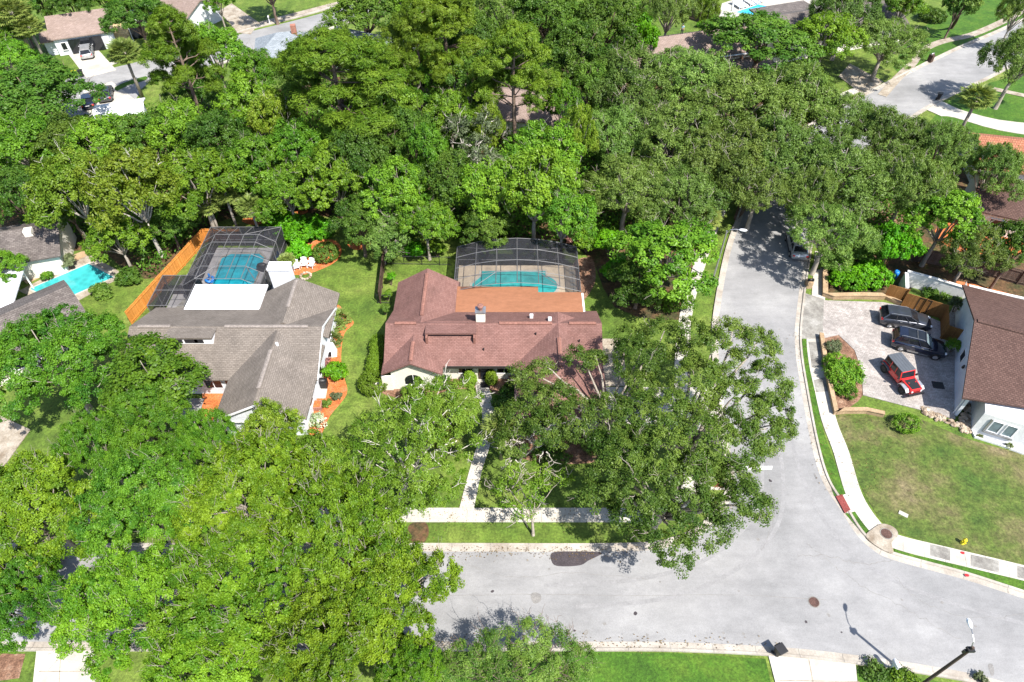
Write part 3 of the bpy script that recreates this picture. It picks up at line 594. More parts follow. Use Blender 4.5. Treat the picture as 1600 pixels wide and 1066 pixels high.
b.add([(-9.9, 40.42, .7), (-8.3, 40.42, .7)] + arch, [tuple([0, 1] + list(range(2, n + 3)))]); aw = b.build('arched_window', 'glass_dark', mh)
b = MB(); b.tube([(-9.92, 40.38, .7), (-8.28, 40.38, .7)], .06, 5); b.tube([(-9.1, 40.38, .7), (-9.1, 40.38, 2.1)], .03, 5); b.build('window_frame', 'white_paint', aw)
window(mh, (2.5, 35.39, .8), 1.6, 1.2, -90, 'white_paint'); window(mh, (5.8, 35.39, .8), 1.6, 1.2, -90, 'white_paint')
for y in (36.7, 39.4):
    b = MB(); b.box(7.95, 8.0, y, y + 2.3, 0, 2.1)
    b.build('garage_door', 'siding', mh)
b = MB(); b.box(-.35, .6, 40.9, 41.65, 0, .55); b.build('planter', 'brick_brown', mh)
b = MB(); b.box(-2.98, -2.05, 40.55, 41.2, .02, .12)
tag(b.build('doormat', 'black'), 'dark doormat before the front door of the reddish brown roofed house', 'doormat')

# ---- screened pool cages ---------------------------------------------------------------
def cage(name, label, x0, x1, y0, y1, ze, zr, nx, ny, run, beam='alum', panels=None, arch=False):
    t = thing(name, label, 'pool cage', ((x0 + x1) / 2, (y0 + y1) / 2, 0)); ox, oy = (x0 + x1) / 2, (y0 + y1) / 2
    W, D = x1 - x0, y1 - y0
    def top(u, v):  # mansard or barrel canopy height
        if arch: return ze + (zr - ze) * (1 - abs(2 * u - 1) ** 2.0) * (1 if v < .99 else 1)
        e = min(u, 1 - u) * W / run[0] if run[0] else 1; f = (1 - v) * D / run[1] if run[1] else 1
        return ze + (zr - ze) * max(0, min(1, e, f))
    us = [i / nx for i in range(nx + 1)]; vs = [j / ny for j in range(ny + 1)]
    if run[0]: us = sorted(set([round(q, 4) for q in us if q < .02 or q > .98 or (q * W > run[0] * 1.4 and (1 - q) * W > run[0] * 1.4)] + [round(run[0] / W, 4), round(1 - run[0] / W, 4)]))
    if run[1]: vs = sorted(set([round(q, 4) for q in vs if q < .99 and (1 - q) * D > run[1] * 1.4] + [1.0, round(1 - run[1] / D, 4)]))
    pt = lambda u, v: Vector((-W / 2 + u * W, -D / 2 + v * D, top(u, v)))
    for u in us:
        b = MB()
        for k in range(len(vs) - 1): b.bar(pt(u, vs[k]), pt(u, vs[k + 1]), .035)
        if u in (us[0], us[-1]):
            for v in vs: p = pt(u, v); b.bar((p.x, p.y, 0), p, .045)
            for z in (.9,): b.bar((pt(u, 0).x, -D / 2, z), (pt(u, 0).x, D / 2, z), .03)
        b.build('beam', beam, t)
    for v in vs:
        b = MB()
        for k in range(len(us) - 1): b.bar(pt(us[k], v), pt(us[k + 1], v), .03)
        if v == 1.0:
            for u in us: p = pt(u, v); b.bar((p.x, p.y, 0), p, .045)
            b.bar((-W / 2, D / 2, .9), (W / 2, D / 2, .9), .03)
        b.build('purlin', beam, t)
    m0 = len(us) // 2
    if nx > 3:
        for (ua, va, ub, vb) in ((us[0], vs[-1], us[2], vs[-2]), (us[-1], vs[-1], us[-3], vs[-2]), (us[m0 - 1], vs[1], us[m0 - 2], vs[0]), (us[m0 + 1], vs[1], us[min(m0 + 2, len(us) - 1)], vs[0])):
            b = MB(); b.bar(pt(ua, va), pt(ub, vb), .035); b.build('brace', beam, t)
    b = MB(); b.mat('screen_roof')
    for i in range(len(us) - 1):
        for j in range(len(vs) - 1):
            q = [pt(us[i], vs[j]), pt(us[i + 1], vs[j]), pt(us[i + 1], vs[j + 1]), pt(us[i], vs[j + 1])]
            b.add(q, [(0, 1, 2), (0, 2, 3)])
    b.build('roof_screen', None, t)
    b = MB()
    for i in range(len(us) - 1):
        p, q = pt(us[i], 1), pt(us[i + 1], 1); b.add([(p.x, p.y + .01, 0), (q.x, q.y + .01, 0), (q.x, q.y + .01, q.z), (p.x, p.y + .01, p.z)], [(1, 0, 3, 2)])
    for sx in (0, 1):
        for j in range(len(vs) - 1):
            p, q = pt(sx, vs[j]), pt(sx, vs[j + 1]); b.add([(p.x, p.y, 0), (q.x, q.y, 0), q, p], [(0, 1, 2, 3)])
    b.build('wall_screen', 'screen', t)
    return t
# pool of the main house
sheet('pool_deck', [(-5.9, 47.6), (7.0, 47.6), (7.0, 58.1), (-5.9, 58.1)], .05, 'pool_deck', thick=.04)
cage('pool_cage', 'grey screened cage over the teal pool behind the reddish brown house', -5.95, 7.0, 51.0, 58.1, 2.7, 3.9, 6, 4, (0, 0), arch=True)
def pool(name, label, outline, z, water, coping=.28, cop='concrete'):
    t = thing(name, label, 'pool', (0, 0, 0)); o = [Vector((p[0], p[1], 0)) for p in outline]; n = len(o)
    ctr = sum(o, Vector()) / n; b = MB(); out = [p + (p - ctr).normalized() * coping for p in o]
    vs = [(p.x, p.y, z + .03) for p in o] + [(p.x, p.y, z + .03) for p in out] + [(p.x, p.y, z - .1) for p in o] + [(p.x, p.y, z - .03) for p in out]
    F = []
    for i in range(n):
        j = (i + 1) % n; F += [(i, j, n + j, n + i)[::-1], (i, j, 2 * n + j, 2 * n + i), (n + i, n + j, 3 * n + j, 3 * n + i)]
    b.add(vs, F); b.build('coping', cop, t)
    b = MB(); b.add([(p.x, p.y, z + .012) for p in o], [tuple(range(n))]); b.build('water', water, t); return t
ol = [(-4.4, 50.5), (-4.3, 55.0), (-3.36, 56.3), (-3.36, 57.1), (3.7, 57.1), (3.7, 56.25)] + [(3.35 + 1.55 * math.cos(q), 54.75 + 1.55 * math.sin(q)) for q in [math.pi / 2 - .2 - k * math.pi / 13 for k in range(12)]] + [(3.9, 53.0), (3.9, 50.5)]
pool('swimming_pool', 'teal swimming pool with a rounded end under the wide grey cage', ol[::-1], .065, 'water_teal')

# ---- grey shingled house on the left -----------------------------------------------------
gh = thing('house', 'grey shingled white house with a flat white patio roof', 'house')
b = MB(); gable_walls(b, -34.6, -17.95, 39.9, 48.0, 2.55, 4.6, 'x'); b.box(-24.6, -17.9, 48.0, 50.2, 0, 2.55); b.box(-25.1, -18.1, 35.2, 39.9, 0, 2.55)
b.add([(-25.1, 35.2, 2.55), (-18.1, 35.2, 2.55), (-21.5, 35.2, 4.4)], [(0, 1, 2)]); b.add([(-24.6, 50.2, 2.55), (-17.9, 50.2, 2.55), (-21.3, 50.2, 4.4)], [(1, 0, 2)]); b.build('wall', 'siding', gh)
b = MB(); gable(b, -35.3, -17.5, 39.3, 48.6, 2.75, 4.85, 'x'); gable(b, -25.1, -17.45, 44.5, 50.7, 2.76, 4.82, 'y'); gable(b, -25.5, -17.6, 34.8, 43.5, 2.745, 4.83, 'y')
groof = b.build('roof', 'shingle_grey', gh)
for a, c in (((-26.5, 43.95, 4.85), (-18.8, 43.95, 4.85)), ((-21.55, 41.0, 4.83), (-21.55, 36.6, 4.83)), ((-21.28, 50.3, 4.82), (-21.28, 46.5, 4.82)), ((-34.5, 43.95, 4.85), (-31.5, 43.95, 4.85))): ridge(groof, a, c, 'ridge_grey')
for a, c in (((-35.3, 48.62), (-25.1, 48.62)), ): pass
b = MB(); b.box(-25.55, -17.55, 34.72, 34.8, 2.5, 2.7); b.build('gutter', 'white_paint', gh)
for q, ys in (((-17.5, 39.3), (-17.5, 43.95)), ((-17.5, 48.6), (-17.5, 43.95))):
    b = MB(); b.add([(-17.49, q[1], 2.55), (-17.49, ys[1], 4.65), (-17.49, ys[1], 4.86), (-17.49, q[1], 2.76), (-17.44, q[1], 2.55), (-17.44, ys[1], 4.65), (-17.44, ys[1], 4.86), (-17.44, q[1], 2.76)], [(4, 5, 6, 7), (0, 3, 2, 1), (7, 6, 2, 3), (4, 0, 1, 5)]); b.build('bargeboard', 'white_paint', gh)
for sx, xx in ((1, -17.6), (-1, -25.5)):
    b = MB(); b.add([(xx, 34.79, 2.55), (-21.55, 34.79, 4.63), (-21.55, 34.79, 4.84), (xx, 34.79, 2.76), (xx, 34.74, 2.55), (-21.55, 34.74, 4.63), (-21.55, 34.74, 4.84), (xx, 34.74, 2.76)], [(4, 5, 6, 7), (0, 3, 2, 1), (7, 6, 2, 3), (4, 0, 1, 5)]); b.build('bargeboard', 'white_paint', gh)

b = MB(); b.box(-32.3, -24.9, 47.6, 51.75, 2.8, 2.98); b.build('patio_roof', 'white_roof', gh)
b = MB(); b.add([(-31.6, 44.0, 4.75), (-27.2, 44.0, 4.75), (-27.2, 42.3, 5.05), (-31.6, 42.3, 5.05), (-31.6, 42.3, 4.85), (-27.2, 42.3, 4.85)], [(1, 0, 3, 2), (3, 4, 5, 2), (0, 3, 4), (1, 5, 2)]); dm = b.build('dormer', 'shingle_grey', groof)
b = MB(); b.box(-31.5, -27.3, 42.4, 42.5, 3.9, 4.88); b.box(-27.5, -27.3, 42.5, 43.9, 4.0, 4.7); b.build('dormer_wall', 'white_paint', dm)
for x in (-31.2, -29.8, -28.9):
    b = MB(); b.box(x, x + 1.2 if x < -29 else x + .8, 42.36, 42.4, 4.3, 4.75); b.build('dormer_glass', 'glass_dark', dm)
b = MB(); b.box(-23.95, -21.9, 50.72, 51.75, 0, 5.7); b.build('chimney', 'siding', gh)
b = MB(); b.box(-24.02, -21.83, 50.65, 51.82, 5.7, 5.95); b.box(-23.8, -22.05, 50.9, 51.6, 5.95, 6.05); b.build('chimney_cap', 'white_paint', gh)
b = MB(); b.cyl((-21.2, 41.8, 4.6), .14, .3, 10); b.build('roof_vent', 'metal_white', gh)
for (x, y, wd) in ((-17.9, 46.3, 1.2), (-17.9, 41.5, .9), (-17.9, 38.0, 1.0)): window(gh, (x - (.2 if y < 39 else .04), y, 1.0), wd, 1.0, 0, 'white_paint', mull=0)
window(gh, (-27.4, 39.89, .9), 1.5, 1.2, -90, 'white_paint'); window(gh, (-21.5, 35.19, .9), 2.4, 1.3, -90, 'white_paint', mull=2)
b = MB(); b.box(-26.2, -25.3, 39.8, 39.89, 0, 2.1); b.build('door', 'glass_dark', gh)
sheet('patio', [(-30.6, 36.2), (-28.5, 36.2), (-28.5, 39.3), (-30.6, 39.3)], .05, 'deck_grey', thick=.04)
sheet('pool_deck', [(-36.2, 48.7), (-25.0, 48.7), (-26.1, 61.2), (-35.0, 61.2), (-36.2, 54)], .05, 'deck_grey', thick=.04)
sheet('concrete_pad', [(-36.0, 49.2), (-34.6, 49.2), (-33.2, 53.2), (-34.6, 53.2)], .07, 'concrete_dark', thick=.05)
cage('pool_cage', 'dark screened cage over the blue pool behind the grey shingled house', -33.8, -25.9, 51.8, 61.6, 2.7, 3.7, 5, 5, (1.6, 2.6))
cage('pool_cage', 'small low screened lean-to beside the larger cage of the grey house', -36.3, -32.6, 48.9, 53.4, 2.6, 2.75, 2, 2, (0, 0))
pool('swimming_pool', 'blue green rectangular pool under the cage of the grey house', smooth([(-32.2, 51.0), (-32.7, 59.3), (-31.8, 60.1), (-28.7, 60.1), (-27.9, 59.3), (-28.05, 54.4), (-27.2, 51.0)], 1, True)[::-1], .065, 'water_blue', cop='concrete_dark')

# ---- brown roofed house on the right, turned ---------------------------------------------
A = R(-24.2); rh = thing('house', 'white house with brown shingle roof beside the paved parking court', 'house', (40.35, 37.3, 0), A)
b = MB(); gable_walls(b, -.2, 16, 1.9, 12.7, 3.0, 4.9, 'x'); b.box(-.2, 16, 12.7, 14.5, 0, 2.95); b.box(-.2, .05, 0, 1.9, 0, 3.0); b.build('wall', 'siding', rh)
ze, zr = 3.1, 5.4
b = MB(); vs = [(-.85, -.75, ze), (17, 2.4, ze + .95), (17, 7.25, zr), (-.85, 7.25, zr), (-.85, 15.3, ze), (17, 15.3, ze)]
lo = [(p[0], p[1], p[2] - .18) for p in vs]
b.add(vs + lo, [(0, 1, 2, 3), (3, 2, 5, 4), (9, 8, 7, 6), (10, 11, 8, 9), (0, 6, 7, 1), (0, 3, 9, 6), (3, 4, 10, 9), (4, 5, 11, 10)]); cr = b.build('roof', 'shingle_brown', rh)
ridge(cr, (-.6, 7.25, zr), (16, 7.25, zr), 'shingle_brown', .2)
b = MB(); b.box(1.1, 14, -1.3, 3.2, 0, 2.6); b.build('wing_wall', 'white_wall', rh)
b = MB(); b.box(1.1, 14, -1.28, 3.4, 2.6, 2.75); b.build('wing_roof', 'white_roof', rh)
for x in (2.5, 3.6):
    window(rh, (x, -1.31, .75), .75, 1.3, -90, 'white_paint', 'glass_sky', mull=0)
b = MB(); b.box(1.95, 4.2, -1.42, -1.3, .45, .6); b.box(1.85, 1.97, -1.4, -1.3, .45, 2.2); b.build('window_surround', 'metal_grey', rh)
window(rh, (-.22, 6.2, 1.2), 1.0, 1.1, 180, 'white_paint', mull=0)
b = MB(); b.lathe([(.05, 0), (.13, .12), (.1, .4), (.02, .5)], (-.4, 4.2, 2.0), 8); b.build('wall_lamp', 'black', rh)
b = MB(); b.tube([(-.3, .2, 0), (-.3, .2, 2.9)], .05, 6); b.build('downpipe', 'metal_white', rh)
b = MB(); b.box(6.3, 13, 15.0, 16.4, 2.5, 2.62); b.build('awning', 'white_roof', rh)

# ---- smaller houses farther off -----------------------------------------------------------
def house(label, c, rz, W, D, ze, zr, roof_m, wall_m, hip=(False, False), axis='x', extras=None):
    t = thing('house', label, 'house', c, R(rz)); b = MB()
    if hip[0] or hip[1]: b.box(-W / 2 + .4, W / 2 - .4, -D / 2 + .4, D / 2 - .4, 0, ze)
    else: gable_walls(b, -W / 2 + .4, W / 2 - .4, -D / 2 + .4, D / 2 - .4, ze - .1, zr - .2, axis)
    b.build('wall', wall_m, t)
    b = MB(); gable(b, -W / 2, W / 2, -D / 2, D / 2, ze, zr, axis, *hip); r = b.build('roof', roof_m, t)
    if extras: extras(t, r)
    return t
def ex_garage(t, r):
    b = MB(); b.box(-2.4, 2.6, -4.05, -3.84, .05, 2.3); g = b.build('garage_opening', 'glass_dark', t)
    b = MB(); b.box(-2.2, 2.4, -3.95, -3.9, .1, .3); b.build('garage_sill', 'brick_red', t)
    b = MB(); b.box(3.9, 6.6, -2.6, 1.5, 0, 2.9); b.build('stone_wall', 'stone', t)
    b = MB(); gable(b, -6.4, -3.6, -3.6, 1.5, 2.4, 3.3, 'x'); b.build('side_roof', 'shingle_tan', r)
    b = MB(); b.box(-6.0, -4.3, -3.0, 1.0, 0, 2.3); b.build('side_wall', 'siding', t)
    for x in (6.8, 8.6):
        b = MB(); b.box(x, x + .12, -2.4, -2.2, 0, 3.6); b.build('porch_post', 'white_paint', t)
    b = MB(); b.box(6.6, 8.9, -2.45, -2.2, 3.2, 3.4); b.build('porch_beam', 'white_paint', t)
    b = MB(); b.box(6.7, 8.8, -1.6, 2.5, .1, 3.3); b.build('porch_glass', 'glass_dark', t)
    window(t, (-3.2, -3.86, .9), .7, 1.1, -90, mull=0)
house('beige house with a tan roof and open double garage across the far street', (-71.3, 115.6, 0), 22, 9.6, 8.2, 2.8, 5.0, 'shingle_tan', 'siding', extras=ex_garage)
def ex_win(*ws):
    def f(t, r):
        for (x, y, a) in ws: window(t, (x, y, .9), 1.3, 1.1, a, mull=0)
    return f
def ex_dark_left(t, r):
    for x in (-2, 2.2): window(t, (x, -3.12, .5), 2.2, 1.6, -90, 'white_paint')
    b = MB(); b.box(4.2, 5.0, -1.0, -.2, 3.6, 4.6); b.build('chimney', 'stucco', r)
p = P(40, 385, 3.5); house('dark shingled house behind the pool at the left edge', (p.x - 4.6, p.y + .8, 0), 16, 15, 7.2, 2.7, 4.4, 'shingle_dark', 'stucco', extras=ex_dark_left)
p = P(-20, 460, 2.8); t = thing('patio_roof', 'flat pale blue grey patio roof at the left edge beside the pool', 'patio roof', (p.x - 1.5, p.y - .5, 0), R(16)); b = MB(); b.box(-5, 4.4, -3.6, 3.6, 2.7, 2.85); b.build('deck', 'white_roof', t)
for x in (-4.5, 4):
    for y in (-3.3, 3.3): b = MB(); b.box(x, x + .12, y, y + .12, 0, 2.7); b.build('post', 'white_paint', t)
p = P(0, 493, 4.6); q = P(107, 446, 4.6); k = (q - p).normalized() * 9; house('dark brown roofed house half hidden by the tree at the left edge', (q.x - k.x, q.y - k.y, 0), math.degrees(math.atan2(k.y, k.x)), 18, 8, 2.7, 4.6, 'shingle_dark', 'stucco', extras=ex_win((2, -3.62, -90)))
p = P(275, 8, 3.5); house('tan hip roof glimpsed between the treetops at the top left', (p.x, p.y + 2, 0), -30, 11, 8, 2.7, 4.6, 'shingle_tan', 'siding', extras=ex_win((2, -3.62, -90)))
p = P(443, 50, 4.9); house('blue grey hip roof with a brick chimney beside the far street', (p.x, p.y, 0), 12, 10, 8, 2.7, 4.9, 'shingle_blue', 'siding', (True, True), extras=lambda t, r: MB().box(1.2, 2.0, -.5, .3, 4.0, 5.9).build('chimney', 'brick_red', r))
p = P(580, 62, 4); house('blue grey gabled roof with white walls above the woodland', (p.x, p.y, 0), -25, 13, 8, 2.7, 5.0, 'shingle_blue', 'siding', extras=ex_win((3, -3.62, -90), (6.12, 0, 0)))
p = P(176, 160, 2.8); house('small white shed roof beside the parked dark car across the woodland', (p.x + 1.5, p.y - 1.5, 0), 20, 6.5, 5, 2.5, 3.2, 'white_roof', 'siding', extras=ex_win((0, -2.12, -90)))
p = P(825, 158, 3.5); house('long tan brown roof half buried in the central trees', (p.x, p.y, 0), -14, 22, 9, 2.8, 4.9, 'shingle_tan', 'stucco', extras=ex_win((-6, -4.12, -90), (4, -4.12, -90)))
p = P(1075, 62, 4); wh = house('brown hip roofed house with a person standing on its roof', (p.x, p.y, 0), 16, 22, 10, 2.8, 5.0, 'shingle_tan', 'stucco', extras=ex_win((4, -4.62, -90), (-4, -4.62, -90)))
b = MB(); b.box(-3, 11.5, -8.2, -4.2, 2.0, 2.2); b.build('lower_roof', 'shingle_tan', wh)
b = MB(); b.box(-3, 11.5, -4.9, -4.7, 2.7, 2.95); b.build('gutter', 'white_paint', wh)
for x in (0, 3.5, 7.0): b = MB(); b.box(x, x + .3, -4.95, -4.62, 2.2, 2.8); b.build('pillar', 'brick_brown', wh)
p = P(1290, 25, 4); house('wide grey roofed house with pink walls behind the oaks at the top', (p.x, p.y, 0), 20, 26, 11, 3.0, 5.4, 'shingle_dark', 'stucco', extras=ex_win((-6, -5.12, -90), (0, -5.12, -90), (6, -5.12, -90)))
p = P(1215, 18, 3); t = thing('pool_house', 'low grey flat roofed pool house beside the bright blue pool', 'pool house', (p.x + 2, p.y, 0), R(20)); b = MB(); b.box(-5, 5, -3, 3, 0, 2.6); b.build('wall', 'white_wall', t); b = MB(); b.box(-5.6, 5.6, -3.6, 3.6, 2.6, 2.85); b.build('roof', 'shingle_dark', t); window(t, (-3, -3.02, .8), 2, 1.3, -90)
p = P(1590, 235, 3.2); house('orange tiled roof at the right edge beyond the oaks', (p.x + 1, p.y - .5, 0), -12, 13, 9, 2.8, 4.8, 'tile_orange', 'stucco', extras=ex_win((-3, -4.12, -90)))
p = P(1600, 322, 3.2); house('brown gabled roof at the right edge above orange mulch', (p.x + 1.5, p.y + 1.5, 0), -24, 12, 9, 2.8, 5.0, 'shingle_brown', 'stucco', extras=ex_win((-3, -4.12, -90)))
p = P(1330, -10, 3); 
# ================================================================ FENCES, WALLS, POOLS
def fence(name, label, pts, h, m, th=.05, post=2.4, post_m=None, rails=True, parent_cat='fence', dips=None):
    pts = [Vector((p[0], p[1], 0)) for p in pts]; c = pts[0]; t = thing(name, label, parent_cat, (c.x, c.y, 0)); pts = [p - c for p in pts]
    for i in range(len(pts) - 1):
        a, q = pts[i], pts[i + 1]; d = (q - a); L = d.length; ang = math.atan2(d.y, d.x); n = max(1, round(L / post))
        X = Matrix.Translation(a) @ Matrix.Rotation(ang, 4, 'Z')
        b = MB(); b.X = X
        x = 0; k = 0
        while x < L:     # board tops not quite level
            x2 = min(L, x + .14); b.box(x + .004, x2 - .004, -th / 2, th / 2, .04, h + ((k * 7919) % 5 - 2) * .008); x = x2; k += 1
        b.build('panel', m, t)
        for k in range(n + (1 if i == len(pts) - 2 else 0)):
            b = MB(); b.X = X; x = L * k / n; b.box(x - .05, x + .05, -th / 2 - .1, -th / 2, 0, h + .06); b.build('post', post_m or m, t)
        if rails:
            b = MB(); b.X = X
            for z in (.3, h - .3): b.box(.05, L - .05, -th / 2 - .05, -th / 2 - .003, z, z + .09)
            b.build('rail', post_m or m, t)
    return t
fence('wooden_fence', 'bright orange new board fence running beside the grey shingled house', [(-38.9, 48.9), (-37.6, 54.0), (-35.4, 62.3)], 1.85, 'fence_orange')
fence('wooden_fence', 'short orange board fence closing the back corner behind the pool cage', [(-35.3, 62.4), (-31.0, 62.3)], 1.85, 'fence_orange')
fence('wooden_fence', 'dark brown board fence between the two lawns left of the main house', [(-13.9, 52.0), (-14.3, 59.4)], 1.7, 'wood_dark')
fence('wooden_fence', 'golden brown board fence panel beyond the low stone wall of the parking court', [(39.5, 52.9), (41.2, 52.15)], 1.9, 'fence_brown', rails=False)
g = fence('wooden_gate', 'golden brown board fence with a framed gate behind the parked dark cars', [(40.8, 51.6), (44.2, 49.8)], 1.9, 'fence_brown', rails=False, parent_cat='gate')
b = MB(); b.X = Matrix.Rotation(math.atan2(-1.8, 3.4), 4, 'Z')
for x in (1.25, 2.35): b.box(x, x + .06, -.06, -.028, .05, 1.88)
b.box(1.31, 2.35, -.06, -.028, 1.8, 1.86); b.box(1.31, 2.35, -.06, -.028, .08, .14); b.build('gate_frame', 'black', g)
fence('wooden_fence', 'shaded brown board fence running back from the gate toward the white house', [(44.2, 49.75), (43.05, 46.95)], 1.9, 'fence_brown', rails=False)
fence('wooden_fence', 'small reddish brown fence panel joining the white wall of the brown roofed house', [(43.05, 46.9), (44.5, 46.2)], 1.9, 'fence_brown', rails=False)
fence('wooden_fence', 'weathered grey brown fence under the trees beyond the long white wall', PP([(1425, 408), (1476, 417), (1530, 428), (1588, 444), (1660, 460)]), 1.9, 'fence_old')
fence('wooden_fence', 'old grey wooden fence behind the roof with the person on it', PP([(1076, 30), (1110, 42), (1130, 46)]), 2.0, 'fence_old')
def iron_fence(label, pts, h=1.3):
    pts = [Vector((p[0], p[1], 0)) for p in pts]; c = pts[0]; t = thing('metal_fence', label, 'fence', (c.x, c.y, 0)); b = MB(); r = MB(); ps = MB()
    for i in range(len(pts) - 1):
        a, q = pts[i] - c, pts[i + 1] - c; d = q - a; L = d.length; n = int(L / .14)
        for z in (.15, h - .1): r.bar(a + Vector((0, 0, z)), q + Vector((0, 0, z)), .022)
        for k in range(n + 1):
            p = a + d * k / n
            if k % 14 == 0: ps.bar(p, p + Vector((0, 0, h + .1)), .04)
            else: b.bar(p, p + Vector((0, 0, h)), .009)
    b.build('picket', 'black', t)['kind'] = 'stuff'; r.build('rail', 'black', t); ps.build('post', 'black', t)
iron_fence('black metal picket fence across the back lawn left of the grey pool cage', PP([(604, 413), (705, 415)]))
iron_fence('short black metal fence joining the dark board fence to the main house', PP([(590, 474), (611, 475)]))
def wall(name, label, pts, h, w, m, cat='wall', cap=None):
    c = Vector((pts[0][0], pts[0][1], 0)); t = thing(name, label, cat, (c.x, c.y, 0)); b = MB(); q = [Vector((p[0], p[1], 0)) - c for p in pts]
    sweep(b, q, [(-w / 2, 0), (-w / 2, h), (w / 2, h), (w / 2, 0)])
    for e in (0, -1):
        l = [offset_line(q, o)[e] for o in (-w / 2, w / 2)]; f = (0, 1, 2, 3) if e else (3, 2, 1, 0); b.add([(*l[0].xy, 0), (*l[1].xy, 0), (*l[1].xy, h), (*l[0].xy, h)], [f])
    b.build('wall_body', m, t)
    if cap:
        b = MB(); sweep(b, q, [(-w / 2 - .06, h), (-w / 2 - .06, h + .08), (w / 2 + .06, h + .08), (w / 2 + .06, h)]); b.build('coping', cap, t)
    return t
wall('garden_wall', 'long pale stucco wall striped with shadows, lower left section from the corner', PP([(1418, 424), (1466, 437), (1512, 451)], 1.8), 1.8, .2, 'white_wall', 'wall', 'white_wall')
wall('garden_wall', 'taller right section of the long pale stucco wall behind the brown roof', PP([(1514, 447), (1560, 458), (1640, 476)], 2.1), 2.1, .2, 'white_wall', 'wall', 'white_wall')
wall('garden_wall', 'short white end wall returning toward the golden brown fence', PP([(1417, 426), (1418, 449)], 1.7), 1.7, .35, 'white_wall')
wall('retaining_wall', 'low sandstone wall along the top edge of the parking court', PP([(1287, 428), (1287, 464), (1300, 467), (1340, 466), (1380, 467)]), .55, .4, 'sandstone', cap='sandstone')
wall('retaining_wall', 'low stone wall stub in front of the golden brown fence panel', PP([(1382, 466), (1406, 477)]), .45, .45, 'sandstone')
wall('retaining_wall', 'low tan wall beside the pavement and shrub bed, corner turned along the lawn', PP([(1281, 526), (1290, 585), (1304, 649), (1318, 645), (1352, 645), (1379, 651)]), .5, .28, 'sandstone', cap='sandstone')
wall('flower_bed_edging', 'scalloped edging round the gravel bed of the white wall', PP([(1518, 674), (1522, 684), (1560, 696), (1600, 711), (1650, 730)]), .22, .12, 'white_wall', 'edging')
# left edge pool with paving
sheet('pool_paving', PP([(30, 455), (140, 398), (196, 430), (94, 486)]), .05, 'concrete_worn', thick=.04)
sheet('pool_paving', PP([(34, 436), (90, 409), (132, 392), (137, 400), (42, 444)]), .06, 'sandstone', thick=.04)
pool('swimming_pool', 'bright turquoise pool beside the dark shingled house at the left edge', PP([(88, 474), (48, 452), (139, 413), (178, 434)])[::-1], .07, 'water_teal')
pool('swimming_pool', 'vivid blue pool amid white paving at the top of the picture', PP([(1150, 20), (1185, 8), (1212, 14), (1190, 26), (1166, 24)])[::-1], .09, 'water_bright')

# ================================================================ STREET FURNITURE
def lamp(name, label, base, h, arm, m_pole, head_r=.28, rise=.3, thick=.09):
    t = thing(name, label, 'street lamp', (base.x, base.y, 0)); b = MB(); b.tube([(0, 0, 0), (0, 0, h)], [thick * 1.15, thick * .85], 8); b.build('pole', m_pole, t)
    a = Vector(arm); b = MB(); b.tube([(0, 0, h - .35), (a.x * .25, a.y * .25, h + rise * .6), (a.x * .6, a.y * .6, h + rise), (a.x, a.y, h + rise)], .035, 6); b.build('arm', 'metal_grey', t)
    d = a.normalized(); hd = MB(); hd.sm = True; hs = head_r / .28; hd.X = Matrix.Translation((a.x, a.y, h + rise)) @ Matrix.Rotation(math.atan2(d.y, d.x), 4, 'Z'); hd.ell((.28 * hs, 0, 0), (.42 * hs, .2 * hs, .1), 12, 8); k = hd.build('lamp_head', 'metal_white', t)
    g = MB(); g.X = hd.X; g.sm = True; g.ell((.36, 0, -.06), (.24, .15, .09), 10, 6); g.build('lens', 'head_glass', k); return t
B0 = P(1113, 440); lamp('street_lamp', 'grey metal street lamp on the verge left of the side road', B0, 6.9, P(1159, 363, 7.2) - P(1139, 361, 7.2), 'metal_grey')
B1 = P(1437, 1072); top = P(1522, 1012, 7.4); q = P(1517, 980, 7.7); lp = lamp('street_lamp', 'dark wooden pole with a white lamp leaning over the road at the bottom right', B1, 7.4, Vector((q.x - B1.x, q.y - B1.y, 0)), 'pole_wood', thick=.105, head_r=.2)
b = MB(); b.box(-.2, .2, -.16, .16, 6.95, 7.15); b.cyl((-.25, 0, 6.6), .09, .35, 8); b.build('bracket', 'black', lp)
def mailbox(label, base, rz, box_m, post_m, h=1.0, brick=False):
    t = thing('mailbox', label, 'mailbox', (base.x, base.y, 0), R(rz)); b = MB()
    if brick: b.box(-.35, .35, -.3, .3, 0, h)
    else: b.box(-.06, .06, -.06, .06, 0, h); b.box(-.05, .05, -.35, .2, h - .25, h - .15)
    b.build('post', post_m, t); b = MB(); b.sm = True
    pr = [(-.13, 0), (.13, 0)] + [(.13 * math.cos(a), .16 + .13 * math.sin(a)) for a in [k * math.pi / 6 for k in range(7)]]
    vs = [(x, y0, h + z) for y0 in (-.35, .25) for x, z in pr]; n = len(pr); b.add(vs, [tuple(range(n)), tuple(range(2 * n - 1, n - 1, -1))] + [(i, (i + 1) % n, n + (i + 1) % n, n + i)[::-1] for i in range(n)]); b.sm = False
    b.build('box', box_m, t); b = MB(); b.box(.14, .16, -.1, -.06, h + .1, h + .3); b.build('flag', 'red_paint', t)
mailbox('white mailbox among low shrubs by the kerb at the bottom right', P(1389, 1045), 20, 'white_paint', 'white_paint', 1.1)
mailbox('stone pillar mailbox on the grass strip near the parked silver car', P(1262, 448), 90, 'black', 'sandstone', .85, True)
mailbox('grey mailbox on the grass beside the far road at the top right', P(1452, 97), -60, 'metal_grey', 'wood_dark', 1.2, True)
mailbox('white mailbox beside the far street at the top left', P(422, 38), 10, 'white_paint', 'white_paint', 1.2)
